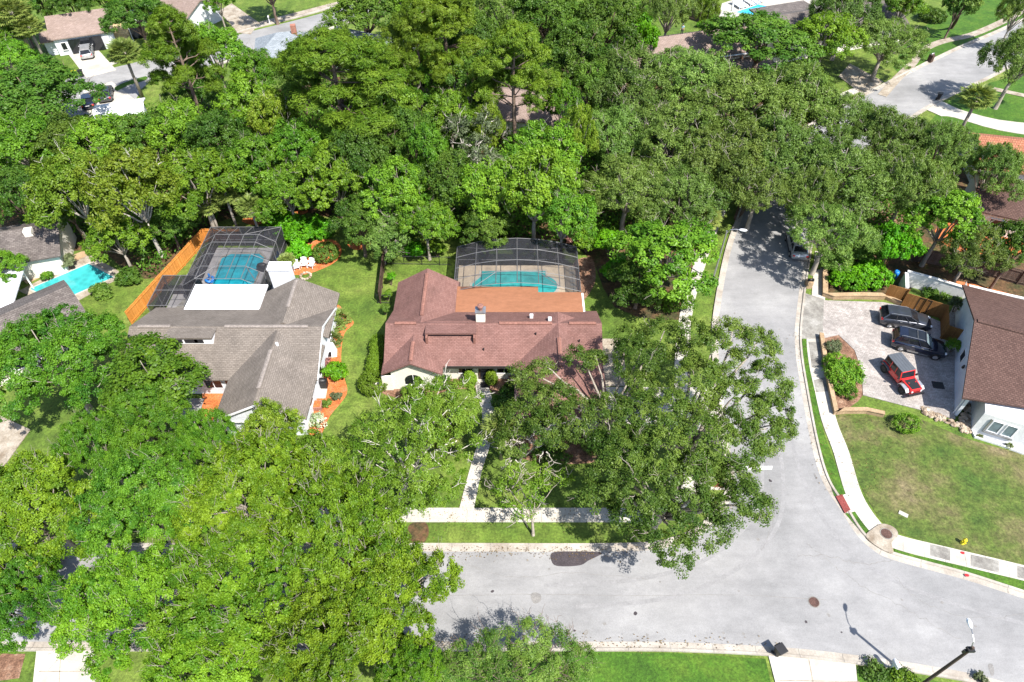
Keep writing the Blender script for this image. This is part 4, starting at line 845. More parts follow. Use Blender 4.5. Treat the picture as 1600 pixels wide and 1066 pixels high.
def bin_(name, label, base, rz, lid='black', group=None):
    t = thing(name, label, 'bin', (base.x, base.y, base.z), R(rz), group); b = MB(); vs = []
    for z, s in ((.12, .42), (1.0, .6)):
        vs += [(-s / 2, -s / 2, z), (s / 2, -s / 2, z), (s / 2, s / 2, z), (-s / 2, s / 2, z)]
    b.add(vs, [(3, 2, 1, 0), (4, 5, 6, 7), (0, 1, 5, 4), (1, 2, 6, 5), (2, 3, 7, 6), (3, 0, 4, 7)]); b.build('bin_body', 'black', t, .03)
    b = MB(); b.box(-.34, .34, -.36, .34, 1.0, 1.08); b.build('lid', lid, t, .02)
    b = MB(); b.bar((-.25, .38, .95), (.25, .38, .95), .025); b.build('handle', 'black', t)
    for x in (-.24, .24): b = MB(); b.cyl((x - .03, .22, .12), .12, .06, 12, axis='x'); b.build('wheel', 'rubber', t)
bin_('wheelie_bin', 'black wheelie bin on the kerb at the corner of the bottom driveway', P(1214, 1022, .05), 25)
bin_('wheelie_bin', 'black wheelie bin standing at the kerb where the far right driveway meets the road', P(1465, 156, .05), 60)
bin_('wheelie_bin', 'black wheelie bin with a lime lid at the far driveway, left of two', P(119, 122, .05), 20, 'leaf_vivid' if False else 'yellow', 'bins at the far driveway')
bin_('wheelie_bin', 'all black wheelie bin at the far driveway, right of two', P(129, 120, .05), 20, 'black', 'bins at the far driveway')
# hydrant
c = P(1503, 849); t = thing('fire_hydrant', 'yellow fire hydrant on the front lawn beside the pavement', 'fire hydrant', (c.x, c.y, 0)); b = MB(); b.sm = True
b.lathe([(.16, 0), (.16, .06), (.11, .08), (.11, .5), (.16, .52), (.16, .57), (.11, .62), (.06, .7), (.03, .76)], (0, 0, 0), 14); b.build('barrel', 'yellow', t)
for sx in (-1, 1): b = MB(); b.cyl((0 if sx > 0 else -.2, 0, .4), .06, .2, 10, axis='x'); b.build('nozzle', 'yellow', t)
b = MB(); b.cyl((0, -.22, .36), .08, .14, 10, axis='y'); b.build('outlet', 'yellow', t)
c = P(1411, 804); b = MB(); b.box(-.35, .35, -.18, .18, 0, .07); o = tag(b.build('meter_cover', 'concrete'), 'small pale meter cover lying in the front lawn', 'meter cover'); o.location = (c.x, c.y, .02); o.rotation_euler = (0, 0, R(-35))
c = P(1465, 603); b = MB(); b.box(-.5, .5, -.4, .4, 0, .06); o = tag(b.build('rubber_mat', 'black'), 'black square mat lying on the shaded pavers by the white house', 'mat'); o.location = (c.x, c.y, .08); o.rotation_euler = (0, 0, R(-10))
c = P(1397, 434); t = thing('barrel', 'blue upright barrel behind the golden brown fence panel', 'barrel', (c.x, c.y, 0)); b = MB(); b.sm = True; b.lathe([(.24, 0), (.29, .1), (.3, .45), (.29, .85), (.24, .95)], (0, 0, 0), 14); b.build('drum', 'blue_paint', t); b = MB(); b.cyl((0, 0, .95), .2, .04, 14); b.build('lid', 'blue_paint', t)

# ================================================================ VEHICLES
def wheel(par, x, y, r, w, rim='metal_grey', side=1):
    b = MB(); b.sm = True; b.X = Matrix.Translation((x, y, r)) @ Matrix.Rotation(R(90), 4, 'X')
    b.lathe([(r * .62, -w / 2), (r * .95, -w / 2), (r, -w / 2 + .03), (r, w / 2 - .03), (r * .95, w / 2), (r * .62, w / 2)], (0, 0, 0), 20); wh = b.build('wheel', 'rubber', par)
    b = MB(); b.X = Matrix.Translation((x, y, r)) @ Matrix.Rotation(R(90), 4, 'X')
    for k in range(5):
        a = k * 2 * math.pi / 5; b.bar((0, 0, -side * (w / 2 + .005)), (r * .6 * math.cos(a), r * .6 * math.sin(a), -side * (w / 2 + .005)), .035)
    b.lathe([(r * .55, -w / 2 - .01), (r * .64, -w / 2 - .01), (r * .64, w / 2 + .01), (r * .55, w / 2 + .01)], (0, 0, 0), 20); b.build('rim', rim, wh)
def loft(b, secs):
    n = len(secs[0]); vs = [p for s in secs for p in s]
    fs = [(i * n + k, (i + 1) * n + k, (i + 1) * n + (k + 1) % n, i * n + (k + 1) % n) for i in range(len(secs) - 1) for k in range(n)]
    fs += [tuple(range(n)), tuple(range(len(secs) * n - 1, (len(secs) - 1) * n - 1, -1))]; b.add(vs, fs)
def car(name, label, cat, loc, rz, paint, L=4.7, W=1.86, H=1.7, kind='suv', roof=None, rails=False, panes=False):
    t = thing(name, label, cat, loc, R(rz)); h = W / 2; hood = .62 * H if kind == 'suv' else .66 * H; belt = hood + .06; rear = hood + .03; r = .36 if kind == 'suv' else .32
    # stations from tail to nose: x, lower z, upper z, half width
    st = [(-L / 2, .45, rear - .3, h * .84), (-L / 2 + .07, .32, rear - .05, h * .93), (-L / 2 + .35, .28, rear + .03, h * .99), (-.9, .26, belt, h), (.5, .26, belt, h), (.95, .26, hood + .05, h), (1.5, .28, hood, h * .99), (L / 2 - .4, .3, hood - .1, h * .96), (L / 2 - .12, .34, hood - .24, h * .88), (L / 2, .42, hood - .42, h * .76)]
    secs = []
    for x, z0, z1, w in st:
        zm = z0 + (z1 - z0) * .55
        secs.append([(x, -w * .9, z0), (x, -w, z0 + .12), (x, -w, zm), (x, -w * .95, z1 - .05), (x, -w * .82, z1), (x, 0, z1 + .025), (x, w * .82, z1), (x, w * .95, z1 - .05), (x, w, zm), (x, w, z0 + .12), (x, w * .9, z0)])
    b = MB(); b.sm = True; loft(b, secs); body = b.build('body', paint, t)
    if kind == 'suv': xb0, xt0, xt1, xb1 = -L / 2 + .1, -L / 2 + .42, .28, 1.02
    elif kind == 'wagon': xb0, xt0, xt1, xb1 = -L / 2 + .1, -L / 2 + .55, .15, 1.1
    else: xb0, xt0, xt1, xb1 = -L / 2 + .5, -L / 2 + 1.15, .2, 1.15
    zb, zt = belt - .03, H - .06; wb, wt = h * .92, h * .74
    b = MB(); q = lambda x, w, z: [(x, -w, z), (x, w, z)]
    v = [(xb0, -wb, zb), (xb1, -wb * .93, zb), (xb1, wb * .93, zb), (xb0, wb, zb), (xt0, -wt, zt), (xt1, -wt, zt), (xt1, wt, zt), (xt0, wt, zt)]
    b.add(v, [(0, 3, 2, 1), (4, 5, 6, 7), (0, 1, 5, 4), (1, 2, 6, 5), (2, 3, 7, 6), (3, 0, 4, 7)]); b.build('glasshouse', 'glass_dark', t)
    b = MB(); b.sm = False; cw = wt + .03
    ro = [(xt0 - .06, -cw * .9), (xt0 + .25, -cw), (xt1 - .2, -cw), (xt1 + .04, -cw * .9), (xt1 + .04, cw * .9), (xt1 - .2, cw), (xt0 + .25, cw), (xt0 - .06, cw * .9)]
    b.prism(ro, zt, zt + .04); ri = [(x * .97 + .02 * (xt0 + xt1) / 2, y * .88) for x, y in ro]; b.prism(ri, zt + .04, zt + .065); b.build('roof', roof or paint, t)
    b = MB()
    for sy in (-1, 1):
        b.bar((xb1, sy * wb * .93, zb), (xt1, sy * wt, zt), .035); b.bar((xb0, sy * wb, zb), (xt0, sy * wt, zt), .06)
        for f in ((.36, .70) if kind != 'sedan' else (.48,)):
            xb, xt = xb0 + (xb1 - xb0) * f, xt0 + (xt1 - xt0) * (f + .02); b.bar((xb, sy * (wb + .005), zb), (xt, sy * (wt + .005), zt), .035)
    b.build('pillar', paint, t)
    if rails:
        for sy in (-1, 1): b = MB(); b.tube([(xt0 + .15, sy * wt * .93, zt + .06), (xt0 + .3, sy * wt * .93, zt + .13), (xt1 - .3, sy * wt * .93, zt + .13), (xt1 - .1, sy * wt * .93, zt + .06)], .022, 6); b.build('roof_rail', 'metal_grey', t)
    if panes:
        for x in ((-1.35, -.6), (-.5, .2)): b = MB(); b.box(x[0], x[1], -wt * .78, wt * .78, zt + .066, zt + .075); b.build('sunroof', 'glass_dark', t)
        for x in (-.55, .25): b = MB(); b.bar((x, -wt * .95, zt + .15), (x, wt * .95, zt + .15), .025); b.build('crossbar', 'metal_grey', t)
    if panes or kind != 'wagon':
        b = MB(); lerp = lambda p, q, f: tuple(p[i] + (q[i] - p[i]) * f for i in range(3)); cs = ((xb1, -wb * .93, zb), (xb1, wb * .93, zb), (xt1, wt, zt), (xt1, -wt, zt)); mid = tuple(sum(q[i] for q in cs) / 4 for i in range(3)); b.add([tuple(lerp(q, mid, .1)[i] + (.012 if i != 1 else 0) for i in range(3)) for q in cs], [(0, 1, 2, 3)]); b.build('windscreen', 'glass_sky', t)
    wx = (-L / 2 + .95, L / 2 - .9)
    for x in wx:
        for sy in (-1, 1):
            b = MB(); b.cyl((x, sy * (h - .03) - (0 if sy > 0 else .04), r + .02), r + .07, .045, 20, axis='y'); b.build('wheel_arch', 'black', t)
            wheel(t, x, sy * (h - .05), r, .22, 'metal_grey', sy)
    for sy in (-1, 1):
        b = MB(); b.sm = True; b.ell((L / 2 - .2, sy * h * .68, hood - .27), (.2, .2, .09), 10, 6); b.build('headlight', 'head_glass', t)
        b = MB(); b.box(-L / 2 - .01, -L / 2 + .22, sy * h * .78 - .12, sy * h * .78 + .12 + .0, rear - .28, rear - .08); b.build('tail_light', 'red_paint', t, .03)
        b = MB(); b.sm = True; b.ell((.82, sy * (h + .09), belt + .1), (.09, .13, .08), 8, 6); b.build('mirror', paint, t)
        for x in (-.75, .1): b = MB(); b.box(x, x + .22, sy * h - .01 if sy > 0 else sy * h - .03, sy * h + .03 if sy > 0 else sy * h + .01, belt - .17, belt - .13); b.build('handle', 'metal_grey', t)
    b = MB(); b.box(L / 2 - .05, L / 2 + .01, -.45, .45, .42, hood - .38); b.build('grille', 'black', t)
    b = MB(); b.box(-L / 2 + .005, -L / 2 + .1, -.26, .26, .66, .8); b.build('number_plate', 'white_paint', t)
    b = MB(); 
    for sy in (-1, 1): b.box(-.95, .95, sy * h * 1.0 - .02, sy * h * 1.0 + .02, .26, .33)
    b.build('sill_trim', 'metal_grey' if rails else 'black', t)
    return t
Z = .078
car('parked_car', 'dark grey estate SUV parked nearest the wooden gate on the pavers', 'car', (39.95, 48.95, Z), -13.5, 'graphite_paint', 4.9, 1.9, 1.68, 'wagon', rails=True)
car('parked_car', 'dark navy SUV with roof bars parked between the grey SUV and red jeep', 'car', (39.95, 45.55, Z), -21, 'navy_paint', 5.0, 1.95, 1.78, 'suv', rails=True, panes=True)
car('parked_car', 'silver car parked at the kerb of the side road under the oak', 'car', (32.4, 61.0, .035), 83, 'silver_paint', 4.7, 1.82, 1.48, 'sedan')
c = P(139, 86); car('parked_car', 'silver car parked on the bright driveway before the open garage', 'car', (c.x, c.y, .09), 112, 'silver_paint', 4.8, 1.85, 1.6, 'suv')
c = P(168, 152); car('parked_car', 'dark green grey car parked on the near far side driveway beside the shed roof', 'car', (c.x, c.y, .08), 110, 'graphite_paint', 4.6, 1.85, 1.45, 'sedan')
c = P(142, 163); car('parked_car', 'dark blue car half hidden by the treetops left of the shed roof', 'car', (c.x, c.y, .08), 110, 'navy_paint', 4.6, 1.85, 1.45, 'sedan')
c = P(48, 886); car('parked_car', 'blue car glimpsed through the leaves on the road at the lower left', 'car', (c.x, c.y, .035), 4, 'navy_paint', 4.6, 1.85, 1.5, 'sedan')
c = P(1118, 700); 
# red off-roader
t = thing('off_roader', 'red jeep with black bonnet panel and grey hard top on the pavers', 'jeep', (36.7, 41.35, Z), R(-76))
b = MB()
b.box(-2.0, .55, -.78, .78, .5, 1.08); b.box(.55, 1.95, -.62, .62, .55, 1.05); b.add([(.55, -.7, 1.05), (1.95, -.55, .98), (1.95, .55, .98), (.55, .7, 1.05), (.55, -.7, 1.16), (1.93, -.55, 1.08), (1.93, .55, 1.08), (.55, .7, 1.16)], [(4, 5, 6, 7), (0, 1, 5, 4), (1, 2, 6, 5), (2, 3, 7, 6), (3, 0, 4, 7)]); b.build('body', 'red_paint', t, .04)
b = MB(); b.add([(.75, -.55, 1.172), (1.85, -.46, 1.112), (1.85, .46, 1.112), (.75, .55, 1.172), (.75, -.55, 1.14), (1.85, -.46, 1.08), (1.85, .46, 1.08), (.75, .55, 1.14)], [(0, 1, 2, 3), (0, 4, 5, 1), (1, 5, 6, 2), (2, 6, 7, 3), (3, 7, 4, 0)]); b.build('bonnet_panel', 'black', t)
b = MB(); b.add([(-1.98, -.74, 1.08), (.5, -.74, 1.08), (.5, .74, 1.08), (-1.98, .74, 1.08), (-1.9, -.68, 1.74), (.22, -.68, 1.74), (.22, .68, 1.74), (-1.9, .68, 1.74)], [(0, 3, 2, 1), (0, 1, 5, 4), (1, 2, 6, 5), (2, 3, 7, 6), (3, 0, 4, 7)]); b.build('glasshouse', 'glass_dark', t)
b = MB(); b.box(-1.95, .28, -.72, .72, 1.74, 1.84)
for y in (-.45, -.15, .15, .45): b.box(-1.85, .2, y - .03, y + .03, 1.84, 1.855)
b.build('hard_top', 'jeep_top', t, .03)
b = MB()
for sy in (-1, 1):
    for (xa, xb) in ((.5, .24), (-.35, -.4), (-1.1, -1.12)): b.bar((xa, sy * .75, 1.08), (xb, sy * .7, 1.74), .05)
b.bar((.26, -.7, 1.76), (.26, .7, 1.76), .05); b.bar((.52, -.74, 1.1), (.52, .74, 1.1), .04)
b.build('pillar', 'red_paint', t)
b = MB(); 
for sy in (-1, 1): b.bar((-1.9, sy * .74, 1.1), (-1.9, sy * .69, 1.74), .06)
b.build('rear_pillar', 'jeep_top', t)
for sx, m in ((1.28, 'silver_paint'), (-1.45, 'jeep_top')):
    for sy in (-1, 1):
        b = MB(); ys = (.6, .98) if sy > 0 else (-.98, -.6)
        vs = []
        prof = [(-.62, .62), (-.5, .92), (-.28, 1.0), (.32, .98), (.58, .8)]
        for y in ys: vs += [(sx + x, y, z) for x, z in prof] + [(sx + x, y, z - .07) for x, z in prof]
        n = len(prof); F = []
        for i in range(n - 1): F += [(i, i + 1, 2 * n + i + 1, 2 * n + i), (n + i, 3 * n + i, 3 * n + i + 1, n + i + 1), (i, n + i, n + i + 1, i + 1), (2 * n + i, 2 * n + i + 1, 3 * n + i + 1, 3 * n + i)]
        b.add(vs, F); b.build('fender', m if sx > 0 else 'jeep_top', t)
        wheel(t, sx, sy * .78, .42, .28, 'bronze', sy)
b = MB(); b.box(2.02, 2.2, -.8, .8, .5, .68); b.box(-2.22, -2.05, -.75, .75, .5, .66); b.build('bumper', 'black', t)
b = MB(); b.box(1.95, 2.0, -.5, .5, .62, 1.02); gr = b.build('grille', 'red_paint', t)
for k in range(7): b = MB(); x = -.3 + k * .1; b.box(1.99, 2.01, x - .025, x + .025, .68, .95); b.build('grille_slot', 'black', gr)
for sy in (-1, 1):
    b = MB(); b.cyl((1.98, sy * .47, .88), .1, .05, 12, axis='x'); b.build('headlight', 'head_glass', t)
    b = MB(); b.box(-2.05, -1.98, sy * .7 - .07, sy * .7 + .07, .8, 1.0); b.build('tail_light', 'red_paint', t)
    b = MB(); b.box(.4, .5, sy * .95 - .11, sy * .95 + .11, 1.15, 1.35); b.build('mirror', 'black', t)
    b = MB(); b.box(1.1, 1.2, sy * .35 - .04, sy * .35 + .04, 1.15, 1.2); b.build('bonnet_latch', 'red_paint', t)
b = MB(); b.X = Matrix.Translation((-2.1, .1, 1.05)) @ Matrix.Rotation(R(90), 4, 'Y'); b.lathe([(.2, -.12), (.4, -.12), (.42, 0), (.4, .12), (.2, .12)], (0, 0, 0), 18); b.build('spare_wheel', 'rubber', t)

# ================================================================ GARDEN FURNITURE AND SMALL THINGS
def adirondack():
    t = thing('garden_chair', 'white adirondack chair', 'chair', (0, 0, 0), 0, 'white chairs on the orange mulch')
    b = MB(); b.add([(-.28, .35, .38), (.28, .35, .38), (.25, -.25, .26), (-.25, -.25, .26), (-.28, .35, .34), (.28, .35, .34), (.25, -.25, .22), (-.25, -.25, .22)], [(1, 0, 3, 2), (4, 5, 6, 7), (0, 4, 7, 3), (1, 2, 6, 5), (0, 1, 5, 4), (2, 3, 7, 6)]); b.build('seat', 'white_paint', t)
    b = MB()
    for k in range(5):
        x = -.24 + k * .12; hh = .95 + .1 * (1 - abs(k - 2) / 2); b.add([(x - .055, -.2, .25), (x + .055, -.2, .25), (x * 1.15 + .055, -.45, hh), (x * 1.15 - .055, -.45, hh), (x - .055, -.23, .24), (x + .055, -.23, .24), (x * 1.15 + .055, -.48, hh), (x * 1.15 - .055, -.48, hh)], [(0, 1, 2, 3), (7, 6, 5, 4), (0, 3, 7, 4), (1, 5, 6, 2), (2, 6, 7, 3)])
    b.build('backrest', 'white_paint', t)
    for s in (-1, 1):
        b = MB(); b.box(s * .36 - .06, s * .36 + .06, -.35, .42, .55, .58); b.build('armrest', 'white_paint', t)
        b = MB(); b.box(s * .31 - .02, s * .31 + .02, .3, .4, 0, .55); b.build('leg', 'white_paint', t)
        b = MB(); b.add([(s * .31, -.5, 0), (s * .31, -.4, 0), (s * .31, .3, .3), (s * .31, .3, .4), (s * .31 - .03, -.5, 0), (s * .31 - .03, -.4, 0), (s * .31 - .03, .3, .3), (s * .31 - .03, .3, .4)], [(0, 1, 2, 3), (7, 6, 5, 4), (0, 3, 7, 4), (1, 5, 6, 2)]); b.build('leg', 'white_paint', t)
    return t
ad = adirondack(); c = P(464, 420); ad.location = (c.x, c.y, .03); ad.rotation_euler = (0, 0, R(200)); ad['label'] = 'white adirondack chair on orange mulch, nearest the pool cage of three'; ad.scale = (.95,) * 3
for px, rz, lb in (((476, 416), 185, 'white adirondack chair on orange mulch, middle one of three'), ((487, 417), 165, 'white adirondack chair on orange mulch, nearest the round dark bush')):
    c = P(*px); copy_tree(ad, (c.x, c.y, .03), R(rz), lb, scale=.95)
def lounger():
    t = thing('sun_lounger', 'white sun lounger', 'sun lounger', (0, 0, 0), 0, 'white loungers beside the bright blue pool')
    b = MB(); b.box(-.35, .35, -.4, 1.2, .3, .38); b.build('seat', 'white_paint', t); b = MB(); b.add([(-.35, -.4, .34), (.35, -.4, .34), (.35, -.9, .95), (-.35, -.9, .95), (-.35, -.46, .3), (.35, -.46, .3), (.35, -.96, .91), (-.35, -.96, .91)], [(0, 1, 2, 3), (7, 6, 5, 4), (0, 3, 7, 4), (1, 5, 6, 2), (2, 6, 7, 3)]); b.build('backrest', 'white_paint', t)
    for x in (-.3, .3):
        for y in (-.3, 1.1): b = MB(); b.box(x - .03, x + .03, y - .03, y + .03, 0, .3); b.build('leg', 'white_paint', t)
    return t
lo = lounger(); c = P(1151, 11); lo.location = (c.x, c.y, .06); lo.rotation_euler = (0, 0, R(200)); lo['label'] = 'white lounger beside the blue pool, nearest the folded parasol'; lo.scale = (1.3,) * 3
for px, lb in (((1158, 9), 'white lounger beside the blue pool, second from the folded parasol'), ((1168, 6), 'white lounger beside the blue pool, middle of the row'), ((1176, 4), 'white lounger beside the blue pool, fourth from the folded parasol'), ((1184, 2), 'white lounger beside the blue pool, farthest from the folded parasol')):
    c = P(*px); copy_tree(lo, (c.x, c.y, .06), R(200), lb, scale=1.3)
c = P(1141, 26); t = thing('parasol', 'tall folded white parasol at the corner of the blue pool', 'parasol', (c.x, c.y, .06)); b = MB(); b.sm = True; b.lathe([(.04, .9), (.2, 1.0), (.16, 2.0), (.05, 2.9)], (0, 0, 0), 10); b.build('canopy', 'white_paint', t); b = MB(); b.cyl((0, 0, 0), .03, 3.0, 6); b.build('pole', 'metal_white', t); b = MB(); b.cyl((0, 0, 0), .3, .1, 12); b.build('base', 'metal_white', t)
# things in and by the cages
c = P(418, 424); t = thing('barbecue', 'dark barbecue under the right side of the pool cage of the grey house', 'barbecue', (c.x - .4, c.y, .05)); b = MB(); b.box(-.55, .55, -.28, .28, .1, .85); b.build('cabinet', 'black', t, .02); b = MB(); b.sm = True; b.ell((0, 0, .9), (.5, .3, .22), 12, 8); b.build('hood', 'black', t)
for px, lb, s in (((329, 440), 'blue pool float leaning at the near left corner of the cage pool', .55), ((436, 405), 'blue pool float by the right screen of the dark cage', .5)):
    c = P(*px); t = thing('pool_float', lb, 'pool float', (c.x, c.y, .07)); b = MB(); b.sm = True
    pts = [(s * .7 * math.cos(a), s * .7 * math.sin(a), .22 + .1 * math.sin(2 * a)) for a in [k * math.pi / 7 for k in range(15)]]; b.tube(pts, s * .28, 8, False); b.build('ring', 'blue_paint', t)
    b = MB(); b.sm = True; b.ell((0, .2, .6), (.14, .14, .35), 8, 6); b.build('headrest', 'blue_paint', t)
c = P(519, 553); t = thing('equipment_cover', 'white slanted equipment cover on orange mulch beside the grey roofed house', 'equipment cover', (c.x, c.y, .03), R(8)); b = MB(); b.add([(-.5, -.5, 0), (.5, -.5, 0), (.5, .5, 0), (-.5, .5, 0), (-.12, -.1, 1.2), (.28, -.1, 1.2), (.28, .4, 1.2), (-.12, .4, 1.2)], [(3, 2, 1, 0), (4, 5, 6, 7), (0, 1, 5, 4), (1, 2, 6, 5), (2, 3, 7, 6), (3, 0, 4, 7)]); b.build('casing', 'white_paint', t, .02)
b = MB(); b.add([(-.36, -.5, .1), (.0, -.505, .1), (.05, -.36, .65), (-.2, -.36, .65)], [(0, 1, 2, 3)]); b.build('opening', 'black', t)
c = P(500, 605); t = thing('barbecue', 'black covered barbecue on the white pad beside the grey roofed house', 'barbecue', (c.x + .2, c.y, .05), 0); b = MB(); b.box(-.6, .6, -.3, .3, .1, .9); b.build('cabinet', 'black', t, .03); b = MB(); b.sm = True; b.ell((0, 0, .92), (.58, .3, .25), 12, 8); b.build('hood', 'black', t)
sheet('concrete_pad', PP([(493, 606), (512, 606), (509, 623), (489, 623)]), .05, 'concrete', thick=.04)
c = P(494, 636); t = thing('raised_planter', 'low red brick planter at the corner of the grey roofed house', 'planter', (c.x, c.y, 0)); b = MB(); b.box(-.5, .6, -.5, .4, 0, .5); b.build('brick_surround', 'brick_red', t); b = MB(); b.box(-.4, .5, -.4, .3, .45, .53); b.build('mulch_fill', 'mulch_orange', t)
for px, s in (((478, 432), .55),):
    c = P(*px); t = thing('fire_ring', 'round stone ring on the lawn near the white chairs', 'stone ring', (c.x, c.y, 0))
    for k in range(12): a = k * math.pi / 6; b = MB(); b.ell((s * math.cos(a), s * math.sin(a), .1), (.17, .14, .13), 7, 5, rng, .12); b.build('stone', 'rock', t)
# stepping stones beside the grey cage
for k in range(9):
    c = P(893 + k * .6, 421 + k * 6.2); b = MB(); b.box(-.28, .28, -.2, .2, 0, .06); o = tag(b.build('stepping_stone', 'concrete'), 'pale square stepping stone in the row beside the wide grey cage', 'stepping stone', 'stepping stones beside the grey cage'); o.location = (c.x, c.y, .03)
# rocks by the right hand house
for k in range(120):
    if k < 55: u, v = rng.uniform(0, 1), rng.gauss(0, .25); x, y = 1440 + 78 * u, 641 + 34 * u + v * 12
    else: u, v = rng.random(), rng.random(); x, y = (1494 + 22 * u) * (1 - v) + (1506 + 34 * u) * v, 670 - 36 * v
    c = P(x, y); s = rng.uniform(.16, .34); b = MB(); b.ell((0, 0, 0), (s, s * rng.uniform(.6, .9), s * .6), 7, 5, rng, .16)
    o = tag(b.build('rock', 'rock'), 'tan and white rock in the heap at the corner of the white house', 'rock', 'rocks heaped by the white house'); o.location = (c.x, c.y, s * .35 + (.0 if k < 55 else rng.uniform(0, .15))); o.rotation_euler = (rng.uniform(-.3, .3), rng.uniform(-.3, .3), rng.uniform(0, 6))
# person on the roof
def person(loc, rz, label):
    t = thing('person', label, 'person', loc, rz)
    def skin(name, joints, edges, mat, par, sub=2):
        me = bpy.data.meshes.new(name); me.from_pydata([j[0] for j in joints], edges, []); o = bpy.data.objects.new(name, me); COL.objects.link(o); o.parent = par
        md = o.modifiers.new('skin', 'SKIN'); me.skin_vertices.new() if not me.skin_vertices else None
        for i, j in enumerate(joints): me.skin_vertices[0].data[i].radius = (j[1], j[1] * (j[2] if len(j) > 2 else 1))
        me.skin_vertices[0].data[0].use_root = True; s = o.modifiers.new('sub', 'SUBSURF'); s.levels = sub; s.render_levels = sub; me.materials.append(MAT[mat]); return o
    J = [((0, 0, .98), .12), ((0, 0, 1.2), .12), ((0, 0, 1.42), .13), ((0, 0, 1.53), .055), ((0, .01, 1.6), .085), ((0, .01, 1.72), .075),
         ((.19, 0, 1.42), .05), ((.27, .02, 1.15), .042), ((.24, .18, .98), .03), ((.24, .25, .95), .028),
         ((-.19, 0, 1.42), .05), ((-.28, .02, 1.15), .042), ((-.3, .1, .92), .03), ((-.3, .13, .85), .028),
         ((.1, 0, .9), .09), ((.12, .02, .5), .06), ((.12, -.01, .08), .045), ((.13, .14, .03), .04),
         ((-.1, 0, .9), .09), ((-.13, .04, .5), .06), ((-.14, -.02, .08), .045), ((-.15, .13, .03), .04)]
    E = [(0, 1), (1, 2), (2, 3), (3, 4), (4, 5), (2, 6), (6, 7), (7, 8), (8, 9), (2, 10), (10, 11), (11, 12), (12, 13), (0, 14), (14, 15), (15, 16), (16, 17), (0, 18), (18, 19), (19, 20), (20, 21)]
    for base, tip in ((9, Vector((.24, .25, .95))), (13, Vector((-.3, .13, .85)))):
        for k in range(5):
            d = Vector(((k - 2) * .018 if k else .05, .03 if base == 9 else .0, -.02 if base == 9 else -.05)); J.append((tuple(tip + d * .8), .009)); J.append((tuple(tip + d * (1.5 if k else 1.1)), .008)); n = len(J); E += [(base, n - 2), (n - 2, n - 1)]
    body = skin('body', J, E, 'skin', t)
    skin('shirt', [((0, 0, 1.0), .145), ((0, 0, 1.2), .14), ((0, 0, 1.44), .145), ((.19, 0, 1.44), .07), ((.25, .01, 1.25), .065), ((-.19, 0, 1.44), .07), ((-.25, .01, 1.25), .065)], [(0, 1), (1, 2), (2, 3), (3, 4), (2, 5), (5, 6)], 'cloth_blue', t)
    skin('trousers', [((0, 0, .98), .14), ((.1, 0, .88), .11), ((.12, .02, .5), .08), ((.12, 0, .12), .065), ((-.1, 0, .88), .11), ((-.13, .04, .5), .08), ((-.14, -.01, .12), .065)], [(0, 1), (1, 2), (2, 3), (0, 4), (4, 5), (5, 6)], 'cloth_dark', t)
    b = MB(); b.sm = True; b.ell((0, .01, 1.72), (.12, .13, .09), 12, 8); b.ell((0, .14, 1.7), (.1, .1, .015), 10, 4); b.build('cap', 'metal_white', t)
    b = MB(); b.sm = True
    for x in (-.03, .03): b.ell((x, .1, 1.655), (.011, .008, .008), 6, 4)
    b.build('eye', 'black', t)
    b = MB(); b.sm = True; b.ell((0, .115, 1.62), (.014, .02, .022), 8, 5); b.build('nose', 'skin', t)
    b = MB(); b.ell((0, .1, 1.585), (.025, .008, .006), 8, 4); b.build('mouth', 'ridge_red', t)
c = P(1064, 59, 4.35); person((c.x, c.y, 4.72), R(150), 'person in pale blue shirt, dark trousers and cap standing on the roof')
# ================================================================ TREES AND PLANTS
def norm(a): return a / np.maximum(np.linalg.norm(a, axis=-1, keepdims=True), 1e-6)
def leaf_mesh(name, C, N, S, T, m, asp=.55, rs=None, along=None):
    n = len(C); r = rs.normal(size=(n, 3)); t = norm(np.cross(N, r)) if along is None else norm(along); b = norm(np.cross(N, t)); s = S[:, None]
    V = np.empty((n, 4, 3)); V[:, 0] = C - t * s; V[:, 1] = C + b * s * asp + N * s * .12; V[:, 2] = C + t * s; V[:, 3] = C - b * s * asp + N * s * .12
    me = bpy.data.meshes.new(name); me.vertices.add(4 * n); me.loops.add(4 * n); me.polygons.add(n)
    me.vertices.foreach_set('co', V.astype(np.float32).ravel()); me.loops.foreach_set('vertex_index', np.arange(4 * n, dtype=np.int32))
    me.polygons.foreach_set('loop_start', np.arange(0, 4 * n, 4, dtype=np.int32)); me.polygons.foreach_set('loop_total', np.full(n, 4, dtype=np.int32))
    a = me.attributes.new('tint', 'FLOAT', 'FACE'); a.data.foreach_set('value', T.astype(np.float32)); me.materials.append(MAT[m]); me.update(calc_edges=True); me.validate(); return me
